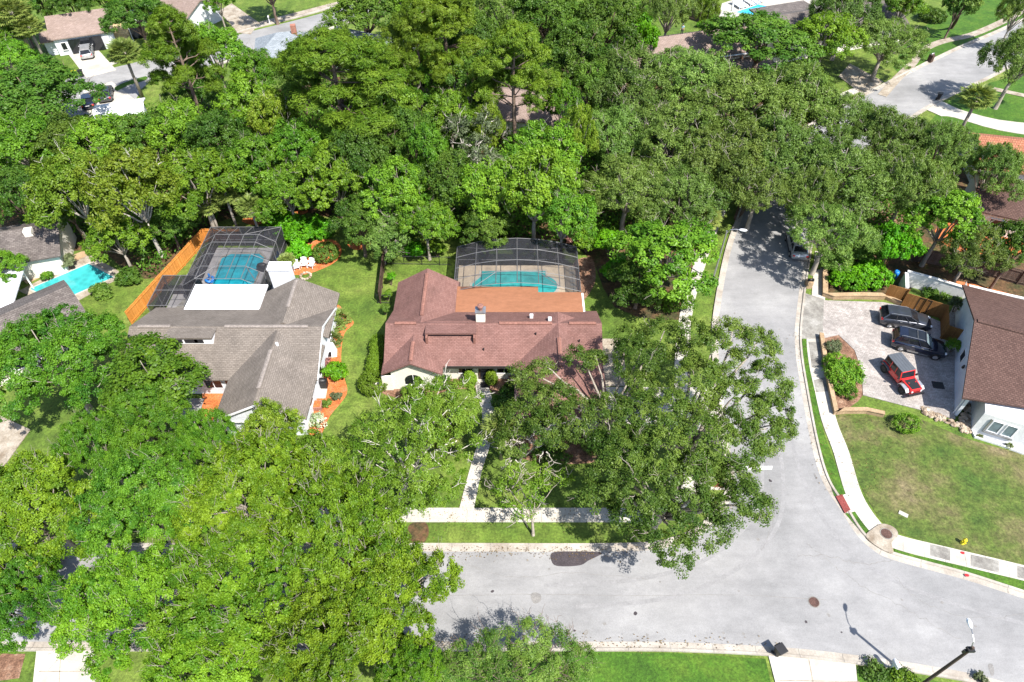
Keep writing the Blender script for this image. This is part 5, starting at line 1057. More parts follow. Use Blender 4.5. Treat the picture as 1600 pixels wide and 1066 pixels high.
def crown_mesh(name, lobes, m, seed, sub=.5, k=1.25, per=42, leaf=.2, asp=.55, low=-.35, tb=.45, ts=.2, flat=.75, up=.45, drop=.1, gaps=0, fr=(.7, 1.06)):
    rs = np.random.RandomState(seed); L = np.array([(l + (l[3],) * (6 - len(l))) if len(l) < 6 else l for l in lobes], float); Cs, Ns, Ts, out = [], [], [], []
    for i, l in enumerate(L):
        rad = l[3:6]; area = 4 * math.pi * (rad.mean() ** 2) * .68; ns = max(5, int(k * area / (math.pi * sub * sub)))
        d = norm(rs.normal(size=(ns * 2, 3))); d = d[d[:, 2] > low][:ns]
        f = rs.uniform(*fr, size=(len(d), 1)); c = l[:3] + d * f * rad
        for j, o in enumerate(L):
            if j != i: q = np.linalg.norm((c - o[:3]) / o[3:6], axis=1); kp = q > .72; c = c[kp]; d = d[kp]
        if gaps: kp = rs.rand(len(c)) > gaps; c = c[kp]; d = d[kp]
        if not len(c): continue
        lt = rs.normal(tb, ts * .6); ct = np.clip(lt + rs.normal(0, ts, len(c)), 0, 1)
        sr = sub * rs.uniform(.55, 1.45, size=(len(c), 1, 1)); off = rs.normal(size=(len(c), per, 3)); od = norm(off); off = od * (rs.rand(len(c), per, 1) ** .45) * sr; off[..., 2] *= flat
        P_ = c[:, None] + off; Nn = norm(d[:, None] * .5 + od * .4 + rs.normal(size=off.shape) * .45 + np.array([0, 0, up]))
        Cs.append(P_.reshape(-1, 3)); Ns.append(Nn.reshape(-1, 3)); Ts.append(np.clip(ct[:, None] + rs.normal(0, .13, size=(len(c), per)), 0, 1).ravel()); out += [tuple(q) for q in c]
    C = np.concatenate(Cs); N = np.concatenate(Ns); T = np.concatenate(Ts); S = leaf * rs.uniform(.6, 1.25, len(C))
    return leaf_mesh(name, C, N, S, T, m, asp, rs), out
def wob(a, b, rr, amp, n=5):
    a, b = Vector(a), Vector(b); L = (b - a).length; pts = []
    for i in range(n + 1): t = i / n; q = a.lerp(b, t); s = amp * L * math.sin(math.pi * t); pts.append(q + Vector((rr.uniform(-s, s), rr.uniform(-s, s), rr.uniform(-s, s) * .5)))
    return pts
def trunk_mb(lobes, H, r0, seed, subs=None, fork=.35, base=(0, 0, 0), twig=0, twig_r=.035, limbs_out=0):
    rr = random.Random(seed); b = MB(); b.sm = True; base = Vector(base); c = Vector((sum(l[0] for l in lobes) / len(lobes), sum(l[1] for l in lobes) / len(lobes), 0))
    fk = base.lerp(Vector((c.x, c.y, base.z)), .35) + Vector((0, 0, H * fork)); n = 6
    tp = wob(base, fk, rr, .03, 4); b.tube([base - Vector((0, 0, .2))] + tp[0:], [r0 * 1.5, r0 * 1.15] + [r0 * (1 - .08 * i) for i in range(1, len(tp))], 9)
    for l in lobes:
        q = Vector(l[:3]); mid = fk.lerp(q, .5) + Vector((0, 0, (q - fk).length * .12)); rl = r0 * rr.uniform(.35, .5)
        pts = wob(fk - Vector((0, 0, .3)), mid, rr, .05, 3) + wob(mid, q + Vector((0, 0, l[3] * .5)), rr, .07, 3)[1:]; b.tube(pts, [rl * (1 - .13 * i) for i in range(len(pts))], 6)
    if subs and twig:
        sel = rr.sample(subs, min(len(subs), int(len(subs) * twig)))
        for s in sel:
            s = Vector(s); l = min(lobes, key=lambda l: (Vector(l[:3]) - s).length); o = Vector(l[:3]); e = s + (s - o).normalized() * rr.uniform(.1, .75) + Vector((0, 0, rr.uniform(0, .35)))
            st = o.lerp(s, .45); pts = wob(st, e, rr, .12, 4); b.tube(pts, [twig_r * (1.4 - .25 * i) for i in range(5)], 4, False)
            for _ in range(3):
                p = pts[rr.choice((2, 3, 4))]; b.tube(wob(p, p + (e - st) * .3 + Vector((rr.uniform(-.55, .55), rr.uniform(-.55, .55), rr.uniform(0, .45))), rr, .12, 3), [twig_r * .7, twig_r * .5, twig_r * .4, twig_r * .2], 4, False)
    return b
def auto_lobes(r, H, n, seed, bottom=.38, ratio=.42, flat=.8, dome=1.0):
    rr = random.Random(seed); L = []
    for i in range(n):
        a = 2.4 * i + rr.uniform(-.4, .4); q = math.sqrt((i + .35) / n) * r * .76; lr = r * ratio * rr.uniform(.68, 1.28) * (1 - .12 * q / r)
        z = H - lr * flat - (H * (1 - bottom) - lr) * (q / r) ** 2 * .75 * dome - rr.uniform(0, .12) * H
        L.append((q * math.cos(a), q * math.sin(a), z, lr, lr, lr * flat))
    return L
ARCH = {}
def arch(kind, nvar, r, H, n, mat, bark, r0, twig=0, seed=0, lobes_kw={}, twig_r=.035, fork=.35, **kw):
    ARCH[kind] = dict(r=r, H=H, v=[])
    for v in range(nvar):
        L = auto_lobes(r, H, n, seed + v * 11, **lobes_kw); me, subs = crown_mesh('crown', L, mat, seed + v, **kw)
        tb = trunk_mb(L, H, r0, seed + v, subs, fork, twig=twig, twig_r=twig_r); ARCH[kind]['v'].append((me, tb, bark))
def plant_tree(kind, loc, r, H, label, i, name='tree', cat='tree', group=None, rz=None):
    if kind in ('green', 'dark', 'oak'): r *= 1.12
    A_ = ARCH[kind]; v = A_['v'][i % len(A_['v'])]; t = thing(name, label, cat, (loc[0], loc[1], 0), (i * 2.3999) % 6.283 if rz is None else rz, group); s = r / A_['r']; t.scale = (s, s * (1 + .08 * ((i * 37 % 7) - 3) / 3), H / A_['H'])
    if not isinstance(v[1], bpy.types.Mesh):
        o = v[1].build('trunk', v[2], t); A_['v'][i % len(A_['v'])] = v = (v[0], o.data, v[2])
    else: o = bpy.data.objects.new('trunk', v[1]); COL.objects.link(o); o.parent = t
    c = bpy.data.objects.new('crown', v[0]); COL.objects.link(c); c.parent = t; return t
arch('maple', 3, 8, 12, 20, 'leaf_lime', 'bark_grey', .38, twig=.16, twig_r=.03, seed=10, lobes_kw=dict(bottom=.3, ratio=.3), sub=.5, per=120, leaf=.1, k=1.25, asp=.75, ts=.24)
arch('broad', 3, 8, 12, 18, 'leaf_deep', 'bark_grey', .38, twig=.07, seed=30, lobes_kw=dict(bottom=.3, ratio=.31), sub=.5, per=120, leaf=.1, k=1.2, asp=.7)
arch('green', 5, 5, 11, 11, 'leaf_green', 'bark_grey', .28, twig=.08, twig_r=.03, seed=50, lobes_kw=dict(bottom=.3, ratio=.38), sub=.5, per=80, leaf=.13, asp=.65, k=1.2)
arch('dark', 4, 5, 10, 12, 'leaf_dark', 'bark_brown', .3, twig=.02, seed=90, lobes_kw=dict(bottom=.3, ratio=.36), sub=.5, per=80, leaf=.13, k=1.2)
arch('oak', 6, 6, 9.5, 16, 'leaf_oak', 'bark_grey', .35, twig=.06, seed=130, lobes_kw=dict(bottom=.35, ratio=.33), sub=.5, per=85, leaf=.12, asp=.42, k=1.35)
arch('yellow', 2, 5, 10, 12, 'leaf_yellow', 'bark_white', .22, twig=.06, seed=170, lobes_kw=dict(bottom=.3, ratio=.36), sub=.5, per=75, leaf=.13, gaps=.05)
arch('vivid', 2, 3, 5, 8, 'leaf_vivid', 'bark_brown', .12, seed=210, lobes_kw=dict(bottom=.1, ratio=.42), sub=.45, per=60, leaf=.15, asp=.45)
arch('slim', 2, 3, 12, 10, 'leaf_deep', 'bark_grey', .2, twig=.04, seed=230, lobes_kw=dict(bottom=.1, ratio=.5, dome=1.3), sub=.5, per=95, leaf=.11, asp=.6)
# pines: whorls of flat needle pads on a bare trunk
def pine_arch(seed, H=17, r=5):
    rr = random.Random(seed); L = []; limbs = []; z = H * .48
    while z < H:
        n = 4 if z < H * .9 else 3
        for k in range(n):
            a = rr.uniform(0, 6.28); reach = r * (1 - .62 * ((z - H * .48) / (H * .52)) ** 1.6) * rr.uniform(.45, .95); e = (reach * math.cos(a), reach * math.sin(a), z + reach * .18); lr = rr.uniform(.95, 1.6)
            L.append((*e, lr, lr, lr * .62)); limbs.append((z - .3, e))
        z += H * .07
    L.append((0, 0, H, 1.5, 1.5, 1.1)); me, subs = crown_mesh('crown', L, 'leaf_pine', seed, sub=.42, per=90, leaf=.16, asp=.2, k=1.6, flat=.8, up=.5, low=-.5, tb=.5)
    b = MB(); b.sm = True; b.tube([(0, 0, -.2), (.1, 0, H * .3), (-.1, .1, H * .6), (.05, 0, H * .95)], [.32, .26, .2, .07], 9)
    for z0, e in limbs: b.tube(wob((0, 0, z0), e, rr, .06, 4), [.09, .075, .06, .045, .025], 5)
    return me, b, 'bark_brown'
ARCH['pine'] = dict(r=5, H=17, v=[pine_arch(301), pine_arch(302), pine_arch(303)])
# fan palms
def palm_mesh(seed, nf=44, fr=1.05, pet=.95, dead=3):
    rs = np.random.RandomState(seed); C, N, S, T, AL = [], [], [], [], []
    for k in range(nf):
        az = k * 2.4; el = math.radians(80 - 115 * (k / nf) ** .9); d = np.array([math.cos(az) * math.cos(el), math.sin(az) * math.cos(el), math.sin(el)]); tip = d * pet * rs.uniform(.8, 1.1); sd = norm(np.cross(d, [0, 0, 1.0])); up = norm(np.cross(sd, d))
        for q in range(8): C.append(tip * (q + .5) / 8); N.append(up); S.append(pet * .07); T.append(.5); AL.append(d)
        for j in range(17):
            a = (j - 8) / 8 * 1.5; v = norm(d * math.cos(a) + sd * math.sin(a) - np.array([0, 0, .18 + .25 * abs(a)])); L = fr * rs.uniform(.85, 1.05) * (1 - .15 * abs(a))
            for w_ in (0, 1): C.append(tip + v * L * (.28 + .44 * w_) - np.array([0, 0, .12 * w_])); N.append(norm(up + .3 * rs.normal(size=3))); S.append(L * .3); T.append(np.clip(.45 + rs.normal(0, .2) + (.35 if k > nf - dead else 0), 0, 1)); AL.append(v)
    return leaf_mesh('crown', np.array(C), np.array(N), np.array(S), np.array(T), 'leaf_palm', .26, rs, np.array(AL))
def palm_arch(seed, H, **kw):
    b = MB(); b.sm = True; b.tube([(0, 0, -.1), (.05, .05, H * .5), (0, 0, H)], [.2, .15, .17], 8); me = palm_mesh(seed, **kw); me.transform(Matrix.Translation((0, 0, H + .15))); return me, b, 'bark_grey'
ARCH['palm'] = dict(r=2, H=7, v=[palm_arch(401, 7), palm_arch(402, 7, nf=38)])
ARCH['cycad'] = dict(r=1, H=1, v=[palm_arch(403, .35, nf=20, fr=.55, pet=.5, dead=0), palm_arch(404, .3, nf=16, fr=.6, pet=.45, dead=0)])

def T(x, y, rpx, kind, H, label, zf=.62, name='tree', cat='tree', group=None):
    T.i += 1; z = H * zf; p = P(x, y, z); r = rpx * dist_at(y, z) / CF; return plant_tree(kind, p, r, H, label, T.i, name, cat, group)
T.i = 0
MP = 'bright lime green broad tree '
for a in [(85, 565, 118, 'broad', 11, 'broad mid green tree filling the left side between the two roofs'), (240, 590, 70, 'slim', 12, 'tall narrow green tree against the left end of the grey shingled roof'), (235, 655, 75, 'broad', 10, 'mid green tree beside the orange courtyard of the grey roofed house'),
          (60, 800, 120, 'maple', 11, MP + 'at the left edge above the glimpsed road'), (225, 790, 110, 'broad', 11, 'broad mid green tree left of centre in the lower left canopy'), (400, 770, 115, 'maple', 12, MP + 'just below the gable of the grey roofed house'),
          (210, 940, 120, 'maple', 11, MP + 'hanging over the pale driveway at the lower left'), (360, 940, 125, 'maple', 12, MP + 'in the middle of the bottom left canopy'), (530, 840, 125, 'maple', 12, MP + 'between the yellowish tree and the bottom canopy'),
          (600, 930, 105, 'maple', 11, MP + 'reaching over the road at the right end of the canopy'), (510, 1010, 120, 'maple', 11, MP + 'at the bottom edge, its crown over the kerb'), (330, 1050, 110, 'maple', 10, MP + 'cut by the bottom edge beside the driveway'),
          (45, 940, 75, 'broad', 9, 'broad mid green tree cut by the left edge above the strip of brown dirt'), (500, 730, 60, 'yellow', 9, 'yellowish green tree with grey twigs right of the grey roofed house front'), (425, 668, 50, 'yellow', 7.5, 'low yellow green tree in front of the grey gable end'), (640, 1040, 55, 'maple', 8, 'small lime tree at the kerb left of the dark spiky shrubs'), (150, 700, 60, 'broad', 10, 'mid green tree over the shaded lawn left of the courtyard'), (320, 690, 55, 'broad', 9, 'mid green tree below the courtyard of the grey roofed house')]: T(*a)
OK_ = 'grey green oak '; BR = 'mid green leafy tree '; DK = 'dark green dense tree '; PN = 'tall yellow green pine '
W = [(705, 190, 42, 'green', 11, BR + 'left of the half buried tan roof'), (880, 165, 30, 'green', 11, BR + 'at the right end of the half buried tan roof'), (760, 205, 34, 'yellow', 10, 'thin yellow green tree before the half buried tan roof'), (400, 115, 42, 'green', 10, BR + 'hiding the front of the blue grey hip roof'), (465, 112, 38, 'dark', 10, DK + 'below the brick chimney of the blue grey roof'), (600, 105, 38, 'green', 10, BR + 'in front of the blue grey gabled roof'), (1185, 300, 62, 'oak', 9, OK_ + 'low over the mouth of the shaded side road'), (1268, 305, 45, 'oak', 10, OK_ + 'hanging over the side road above the silver car'), (5, 95, 40, 'green', 9, BR + 'at the left edge below the palms'), (65, 0, 38, 'dark', 10, DK + 'at the top edge between the palms and the beige house'), (205, -5, 38, 'green', 10, BR + 'at the top edge behind the right end of the beige roof'), (20, 60, 30, 'green', 7, BR + 'low, at the foot of the palms in the top left corner'), (50, 152, 78, 'dark', 11, DK + 'left of the bright far driveway'), (30, 225, 60, 'green', 11, BR + 'low at the left edge below the dense dark tree'), (110, 225, 55, 'dark', 10, DK + 'directly behind the yellow green white trunked tree'),
     (20, 305, 50, 'dark', 10, DK + 'above the dark shingled roof at the left edge'), (100, 318, 42, 'dark', 9, DK + 'over the end of the dark shingled roof'), (175, 225, 60, 'green', 11, BR + 'below the small white shed roof'), (230, 215, 45, 'dark', 11, DK + 'between the white shed roof and the first pine'),
     (115, 300, 70, 'yellow', 12, 'yellow green tree with white limbs left of the orange fence'), (205, 300, 85, 'yellow', 14, 'taller yellow green tree with bare white trunks behind the orange fence'), (180, 372, 46, 'green', 8, BR + 'in front of the white trunks beside the orange fence'),
     (310, 290, 65, 'green', 12, BR + 'behind the far end of the orange fence'), (290, 210, 55, 'green', 12, BR + 'at the foot of the first pine'), (345, 230, 55, 'dark', 12, DK + 'between the first and second pines'), (262, 348, 38, 'dark', 6, DK + 'low against the orange fence'),
     (215, 28, 48, 'dark', 10, DK + 'at the right end of the beige house'), (335, 85, 48, 'green', 13, BR + 'rounded, right beside the first pine'), (300, 140, 45, 'dark', 9, DK + 'under the first pine'), (395, 170, 45, 'green', 12, BR + 'below the blue grey hip roof'),
     (430, 190, 45, 'yellow', 12, 'lime yellow tree between the first and second pines'), (400, 260, 55, 'green', 12, BR + 'left of the leaning pale dead trunk'), (465, 240, 50, 'green', 12, BR + 'right below the crown of the largest pine'), (450, 300, 45, 'green', 9, BR + 'above the vivid green shrubs by the lawn'),
     (520, 280, 55, 'green', 11, BR + 'behind the orange mulch crescent of the lawn'), (570, 250, 50, 'dark', 13, DK + 'at the foot of the largest pine'), (600, 180, 55, 'green', 15, BR + 'bushy, right of the largest pine'), (640, 220, 45, 'dark', 13, DK + 'left of the vine covered trunk'),
     (560, 345, 45, 'dark', 8, DK + 'shading the top of the lawn'), (620, 305, 50, 'green', 11, BR + 'behind the small grey green tree on the lawn'), (665, 350, 42, 'green', 8, BR + 'at the back of the black metal fence'), (670, 240, 30, 'slim', 14, 'narrow vine covered tree with a reddish trunk'),
     (700, 280, 50, 'dark', 11, DK + 'left of the bare twiggy tree'), (770, 300, 55, 'green', 11, BR + 'behind the left half of the wide pool cage'), (835, 300, 65, 'green', 13, BR + 'behind the middle of the wide pool cage'), (880, 340, 50, 'green', 10, BR + 'behind the right half of the wide pool cage'), (760, 355, 40, 'dark', 7, DK + 'low behind the left of the wide pool cage'),
     (845, 240, 55, 'green', 12, BR + 'below the half buried tan roof'), (905, 215, 32, 'yellow', 13, 'small bright lime crown right of the half buried tan roof'), (650, 130, 45, 'green', 12, BR + 'between the largest pine and the double pine'), (735, 130, 50, 'dark', 13, DK + 'between the two right hand pines'), (735, 60, 50, 'dark', 13, DK + 'behind the double pine near the top edge'),
     (570, 22, 55, 'dark', 12, DK + 'at the end of the sunlit far street'), (630, 12, 45, 'green', 12, BR + 'at the top edge above the double pine'), (850, 20, 60, 'dark', 13, DK + 'at the top edge left of centre right'), (900, 90, 62, 'dark', 13, DK + 'left of the vivid lime tree'), (950, 35, 50, 'dark', 12, DK + 'behind the vivid lime tree at the top'), (925, 140, 40, 'dark', 11, DK + 'in the shade right of the last pine'),
     (785, 15, 55, 'oak', 12, OK_ + 'at the top edge behind the last pine'), (1000, 58, 32, 'vivid', 9, 'vivid lime rounded tree left of the roof with the person'), (1045, 15, 42, 'oak', 12, OK_ + 'hung with moss above the roof with the person'), (1105, 20, 22, 'yellow', 11, 'thin yellow green tree on dark trunks beside the bright pool'),
     (1190, 65, 82, 'dark', 11, DK + 'wide, in front of the bright blue pool'), (1290, 60, 55, 'green', 11, BR + 'before the pink walled house'), (1325, 20, 50, 'oak', 12, OK_ + 'over the grey roof with pink walls'), (1385, 68, 60, 'oak', 9, OK_ + 'rounded and low, left of the curving far pavement'), (1415, 5, 32, 'green', 11, BR + 'on the far lawn at the top right'),
     (1500, 8, 25, 'dark', 9, DK + 'on the far lawn beside the leaning dark trunk'), (1598, 92, 50, 'oak', 12, OK_ + 'overhanging the far road at the right edge'), (1590, 20, 28, 'oak', 10, OK_ + 'at the top right corner'),
     (985, 135, 80, 'oak', 12, OK_ + 'pale and twiggy, right of the dark trees below the vivid lime one'), (1075, 130, 75, 'oak', 12, OK_ + 'pale, below the roof with the person'), (960, 215, 60, 'oak', 10, OK_ + 'above the right end of the wide pool cage'), (1050, 215, 80, 'oak', 11, OK_ + 'in the middle of the right hand woodland'), (1150, 175, 85, 'oak', 12, OK_ + 'below the wide dark tree by the bright pool'),
     (1240, 160, 75, 'oak', 12, OK_ + 'below the pink walled house'), (1320, 195, 62, 'oak', 10, OK_ + 'left of the lower end of the far road'), (1140, 250, 80, 'oak', 11, OK_ + 'left of the shaded mouth of the side road'), (1225, 245, 75, 'oak', 11, OK_ + 'arching over the shaded mouth of the side road'), (980, 300, 70, 'oak', 9.5, OK_ + 'over the shaded lawn behind the vine covered shrubs'), (1070, 310, 65, 'oak', 9, OK_ + 'just left of the street lamp'),
     (1310, 280, 80, 'oak', 11, OK_ + 'right of the shaded mouth of the side road'), (1295, 365, 62, 'oak', 9, OK_ + 'leaning over the parked silver car'), (1390, 220, 60, 'oak', 10, OK_ + 'below the bend of the far road'), (1420, 290, 60, 'oak', 11, OK_ + 'right of centre over the brown mulch'), (1470, 235, 50, 'oak', 10, OK_ + 'left of the orange tiled roof'),
     (1480, 345, 65, 'green', 10, BR + 'over the weathered fence at the right'), (1550, 270, 50, 'oak', 10, OK_ + 'below the orange tiled roof at the right edge'), (1520, 395, 50, 'oak', 8, OK_ + 'darkly shading the weathered fence at the right'), (1590, 390, 40, 'dark', 9, DK + 'at the right edge above the weathered fence'), (1400, 375, 38, 'vivid', 7, 'bright green climber covered tree right of the leaning oak'),
     (1040, 400, 82, 'green', 10, 'broad olive green tree between the pool lawn and the street lamp'), (1000, 440, 45, 'dark', 6, DK + 'low skirt of growth left of the broad olive tree'), (25, 20, 35, 'dark', 9, DK + 'behind the palms at the top left corner'), (110, 8, 30, 'dark', 9, DK + 'behind the beige house at the top'), (160, -10, 40, 'dark', 9, DK + 'at the top edge behind the beige roof'), (340, 3, 22, 'green', 8, BR + 'small and round beside the far driveway at the top'),
     (420, -20, 40, 'dark', 10, DK + 'casting shade on the far street from the top edge'), (690, -10, 50, 'green', 12, BR + 'cut by the top edge above the double pine'), (5, 420, 30, 'green', 5, BR + 'low beside the flat blue grey roof')]
for a in W: T(*a)
for a in [(275, 70, 62, 'pine', 17, PN + 'standing alone before the far street'), (522, 115, 118, 'pine', 18, PN + 'largest and widest, in the middle of the woods'), (695, 30, 68, 'pine', 18, PN + 'at the top, behind the other pines'), (650, 60, 55, 'pine', 17, PN + 'just left of the topmost pine'), (803, 95, 66, 'pine', 17, PN + 'before the half buried tan roof')]: T(*a, zf=.8, name='pine_tree')
for x, y, rp, H, lb in ((195, 85, 30, 7, 'fan palm leaning beside the bright far driveway'), (18, 22, 36, 8, 'tallest fan palm at the top left corner'), (45, 45, 28, 6, 'smaller fan palm with yellowing fronds at the top left corner'), (1527, 155, 32, 6.5, 'fan palm on the far lawn at the right'), (325, 320, 27, 5, 'fan palm left of three under the trees behind the dark cage'), (352, 305, 26, 6, 'fan palm in the middle of three behind the dark cage'), (392, 325, 27, 5, 'fan palm right of three behind the dark cage'), (782, 672, 36, 4.5, 'fan palm right beside the front walk'), (690, 675, 36, 4, 'fan palm among the yellowish branches left of the front walk'), (448, 408, 18, 2.6, 'short palm behind the big white chimney'), (1105, 345, 26, 5, 'fan palm at the back of the broad olive tree'), (1415, 10, 20, 7, 'fan palm at the top before the pink walled house')):
    T(x, y, rp, 'palm', H, lb, zf=.95, name='palm_tree', cat='palm')
# ---- hero trees with surveyed limbs
def hero(label, base, lobes_px, mat, bark, r0, seed, H, name='tree', twig=.08, twig_r=.035, rscale=1.0, fork=.35, **kw):
    B = P(*base); t = thing(name, label, 'tree', (B.x, B.y, 0)); L = []
    for x, y, z, r in lobes_px: p = P(x, y, z); L.append((p.x - B.x, p.y - B.y, z, r * rscale, r * rscale, r * rscale * .72))
    me, subs = crown_mesh('crown', L, mat, seed, **kw); c = bpy.data.objects.new('crown', me); COL.objects.link(c); c.parent = t
    trunk_mb(L, H, r0, seed, subs, fork, twig=twig, twig_r=twig_r).build('trunk', bark, t); return t
hk = dict(twig=.04, twig_r=.028, sub=.42, per=110, leaf=.085, asp=.5, k=1.45, gaps=.08, rscale=1.12, ts=.28)
hero('spreading dark oak whose limbs reach over the garage end of the reddish roof', (975, 700), [(818, 587, 6.2, 1.1), (848, 575, 6.8, .9), (905, 560, 7, 1.1), (930, 562, 7, .9), (838, 628, 6.8, 1.6), (872, 622, 7.3, 1.3), (905, 655, 7.8, 1.8), (855, 668, 7, 1.6), (812, 650, 6.3, 1.4), (955, 652, 8, 1.9), (1000, 560, 8, 2.0), (1035, 530, 8, 1.8), (985, 530, 7.5, 1.3), (1005, 600, 8, 1.1), (800, 690, 6, 1.2)], 'leaf_heroak', 'bark_grey', .38, 501, 8, **hk)
hero('largest dark oak, its crown hanging over the side road kerb', (1048, 745), [(1000, 650, 8.5, 1.9), (1050, 655, 9, 2.2), (1090, 600, 9, 2.1), (1112, 550, 9.3, 1.9), (1140, 530, 9, 1.7), (1075, 520, 9, 1.3), (1180, 545, 9, 1.8), (1195, 600, 8.8, 1.8), (1150, 625, 9, 1.9), (1212, 640, 7.8, 1.2), (1195, 680, 8, 1.5), (1100, 690, 9.3, 2.2), (1042, 710, 9, 2.1), (1150, 690, 9, 1.8), (990, 710, 8.5, 1.9), (1225, 668, 7.4, .8)], 'leaf_heroak', 'bark_grey', .45, 502, 9, **hk)
hero('dark oak at the street corner reaching out over the road and its kerb', (1020, 822), [(955, 745, 7.5, 1.7), (1005, 765, 8, 1.9), (1060, 760, 8.5, 1.9), (1085, 800, 7.5, 1.6), (1035, 820, 7, 1.7), (985, 805, 6.5, 1.5), (1110, 830, 7, 1.2), (1055, 860, 6.3, 1.3), (1165, 780, 8, 1.3), (1190, 795, 7, .9), (1140, 800, 8, 1.1), (1168, 738, 7.4, .9), (1145, 745, 7.6, 1.1), (960, 700, 8, 1.5), (1085, 728, 8, 1.4), (930, 775, 6.5, 1.2)], 'leaf_heroak', 'bark_grey', .36, 503, 8, **hk)
hero('yellowish green tree with tangled bare grey limbs in the front garden', (622, 786), [(600, 650, 6, 1.3), (572, 672, 6, 1.2), (640, 625, 6, 1.1), (690, 612, 5.8, 1.2), (620, 700, 6.5, 1.5), (660, 665, 6.8, 1.5), (700, 650, 6.3, 1.3), (722, 685, 6, 1.0), (655, 738, 6, 1.5), (700, 735, 5.5, 1.2), (690, 770, 5, 1.0), (590, 735, 6, 1.3), (612, 765, 5, 1.0), (655, 603, 5, .7), (735, 620, 5, .8), (560, 710, 6, 1.0), (640, 785, 4.5, 1.1), (728, 645, 5.4, 1.0), (716, 610, 5, .9), (735, 700, 5, .8), (672, 700, 6, 1.1), (675, 630, 5.6, .9)], 'leaf_yellow', 'bark_white', .24, 504, 6.5, twig=.07, twig_r=.045, sub=.4, per=85, leaf=.085, asp=.55, gaps=.22, rscale=1.18)
hero('thin half bare tree on the street verge with pale dead branches', (833, 836), [(795, 770, 4.6, 1.1), (828, 765, 4.8, 1.2), (812, 795, 4.2, 1.0), (845, 735, 5, .7), (880, 750, 4.8, .6), (800, 735, 5, .6)], 'leaf_yellow', 'bark_grey', .13, 505, 5, twig=.35, twig_r=.04, sub=.38, per=70, leaf=.08, gaps=.25, rscale=1.1)
hero('bare grey branching tree by the front walk beside the fan palm', (812, 720), [(790, 685, 4.6, .9), (820, 690, 5, 1.1), (850, 700, 4.8, 1.0), (870, 690, 4.6, .9), (800, 715, 4.4, .9)], 'leaf_moss', 'bark_white', .12, 506, 4.6, twig=1.0, twig_r=.05, sub=.5, per=4, leaf=.12, gaps=.2)
hero('sparse twiggy grey green tree standing in the middle of the dense woods', (735, 330), [(715, 200, 8.5, 1.6), (745, 230, 9, 1.8), (700, 260, 8, 1.5), (770, 250, 8, 1.6), (730, 285, 7, 1.5), (760, 190, 9, 1.4)], 'leaf_moss', 'bark_white', .2, 507, 9, twig=.25, twig_r=.035, sub=.55, per=85, leaf=.12, k=1.4, gaps=.2)
hero('pale forked dead tree left of the largest pine', (495, 300), [(470, 235, 6.5, 1.0), (500, 225, 7, .9)], 'leaf_moss', 'bark_white', .18, 508, 7, twig=.5, twig_r=.06, sub=.5, per=5, leaf=.15, gaps=.3)
hero('small grey green tree with a thin trunk on the open lawn', (602, 412), [(598, 350, 5, 1.2), (612, 345, 5.4, 1.1), (590, 375, 4.2, 1.3), (618, 370, 4.4, 1.3), (604, 390, 3.4, 1.2), (604, 320, 6.4, .8)], 'leaf_oak', 'bark_grey', .13, 509, 5, twig=.1, sub=.42, per=90, leaf=.085, rscale=1.15)
hero('dark spiky leaved shrubby tree at the bottom edge beside the kerb', (800, 1110), [(730, 1030, 3.2, 1.3), (775, 1010, 3.6, 1.3), (825, 1000, 3.8, 1.4), (870, 1010, 3.4, 1.2), (905, 1035, 2.8, 1.1), (840, 1045, 3.6, 1.5), (780, 1055, 3.4, 1.4), (700, 1050, 2.6, 1.0), (900, 1065, 2.6, 1.1)], 'leaf_heroak', 'bark_brown', .15, 510, 3.6, twig=.3, twig_r=.02, sub=.34, per=100, leaf=.075, asp=.3, low=-.2, up=.9, flat=1.3, tb=.5, ts=.28)
# leaning dark trunk top right with a thin crown
hero('dark leaning trunk tree on the far lawn beside the curving pavement', (1486, 44), [(1510, 0, 8, 2.0), (1525, -10, 9, 2.0)], 'leaf_oak', 'wood_dark', .3, 511, 8, fork=.5, sub=.5, per=30, leaf=.2)
# ---- bushes, hedges, topiary
def bush(label, px, rw, rd, h, mat, seed, name='bush', cat='bush', shape='ball', leaf=.08, sub=.2, per=30, zoff=0, k=1.8, ts=.2, world=False):
    p = Vector((px[0], px[1], 0)) if world else P(*px); t = thing(name, label, cat, (p.x, p.y, 0))
    if shape == 'ball': L = [(0, 0, h * .5, rw, rd, h * .52)]; kw = dict(low=-.6, fr=(.9, 1.0), flat=1)
    elif shape == 'egg': L = [(0, 0, h * .36, rw, rd, h * .38), (0, 0, h * .66, rw * .66, rd * .66, h * .36)]; kw = dict(low=-.6, fr=(.9, 1.0), flat=1)
    else:
        rr = random.Random(seed); L = []
        for i in range(shape): a = i * 2.4; q = math.sqrt((i + .3) / shape); lr = min(rw, rd, h) * rr.uniform(.42, .62); L.append((q * math.cos(a) * (rw - lr * .8), q * math.sin(a) * (rd - lr * .8), max(lr * .5, h - lr * rr.uniform(.9, 1.5)), lr))
        kw = dict(low=-.4)
    me, subs = crown_mesh('foliage', L, mat, seed, sub=sub, per=per, leaf=leaf, k=k, ts=ts, **kw); o = bpy.data.objects.new('foliage', me); COL.objects.link(o); o.parent = t
    b = MB()
    for q in range(3): b.tube([(0, 0, 0), ((q - 1) * rw * .35, (q % 2 - .5) * rd * .4, h * .55)], [.05, .02], 5)
    b.build('stem', 'bark_brown', t); return t
bush('round clipped bush at the end of the hedge left of the main house', (585, 608), 1.3, 1.3, 1.9, 'leaf_clip', 601, leaf=.07)
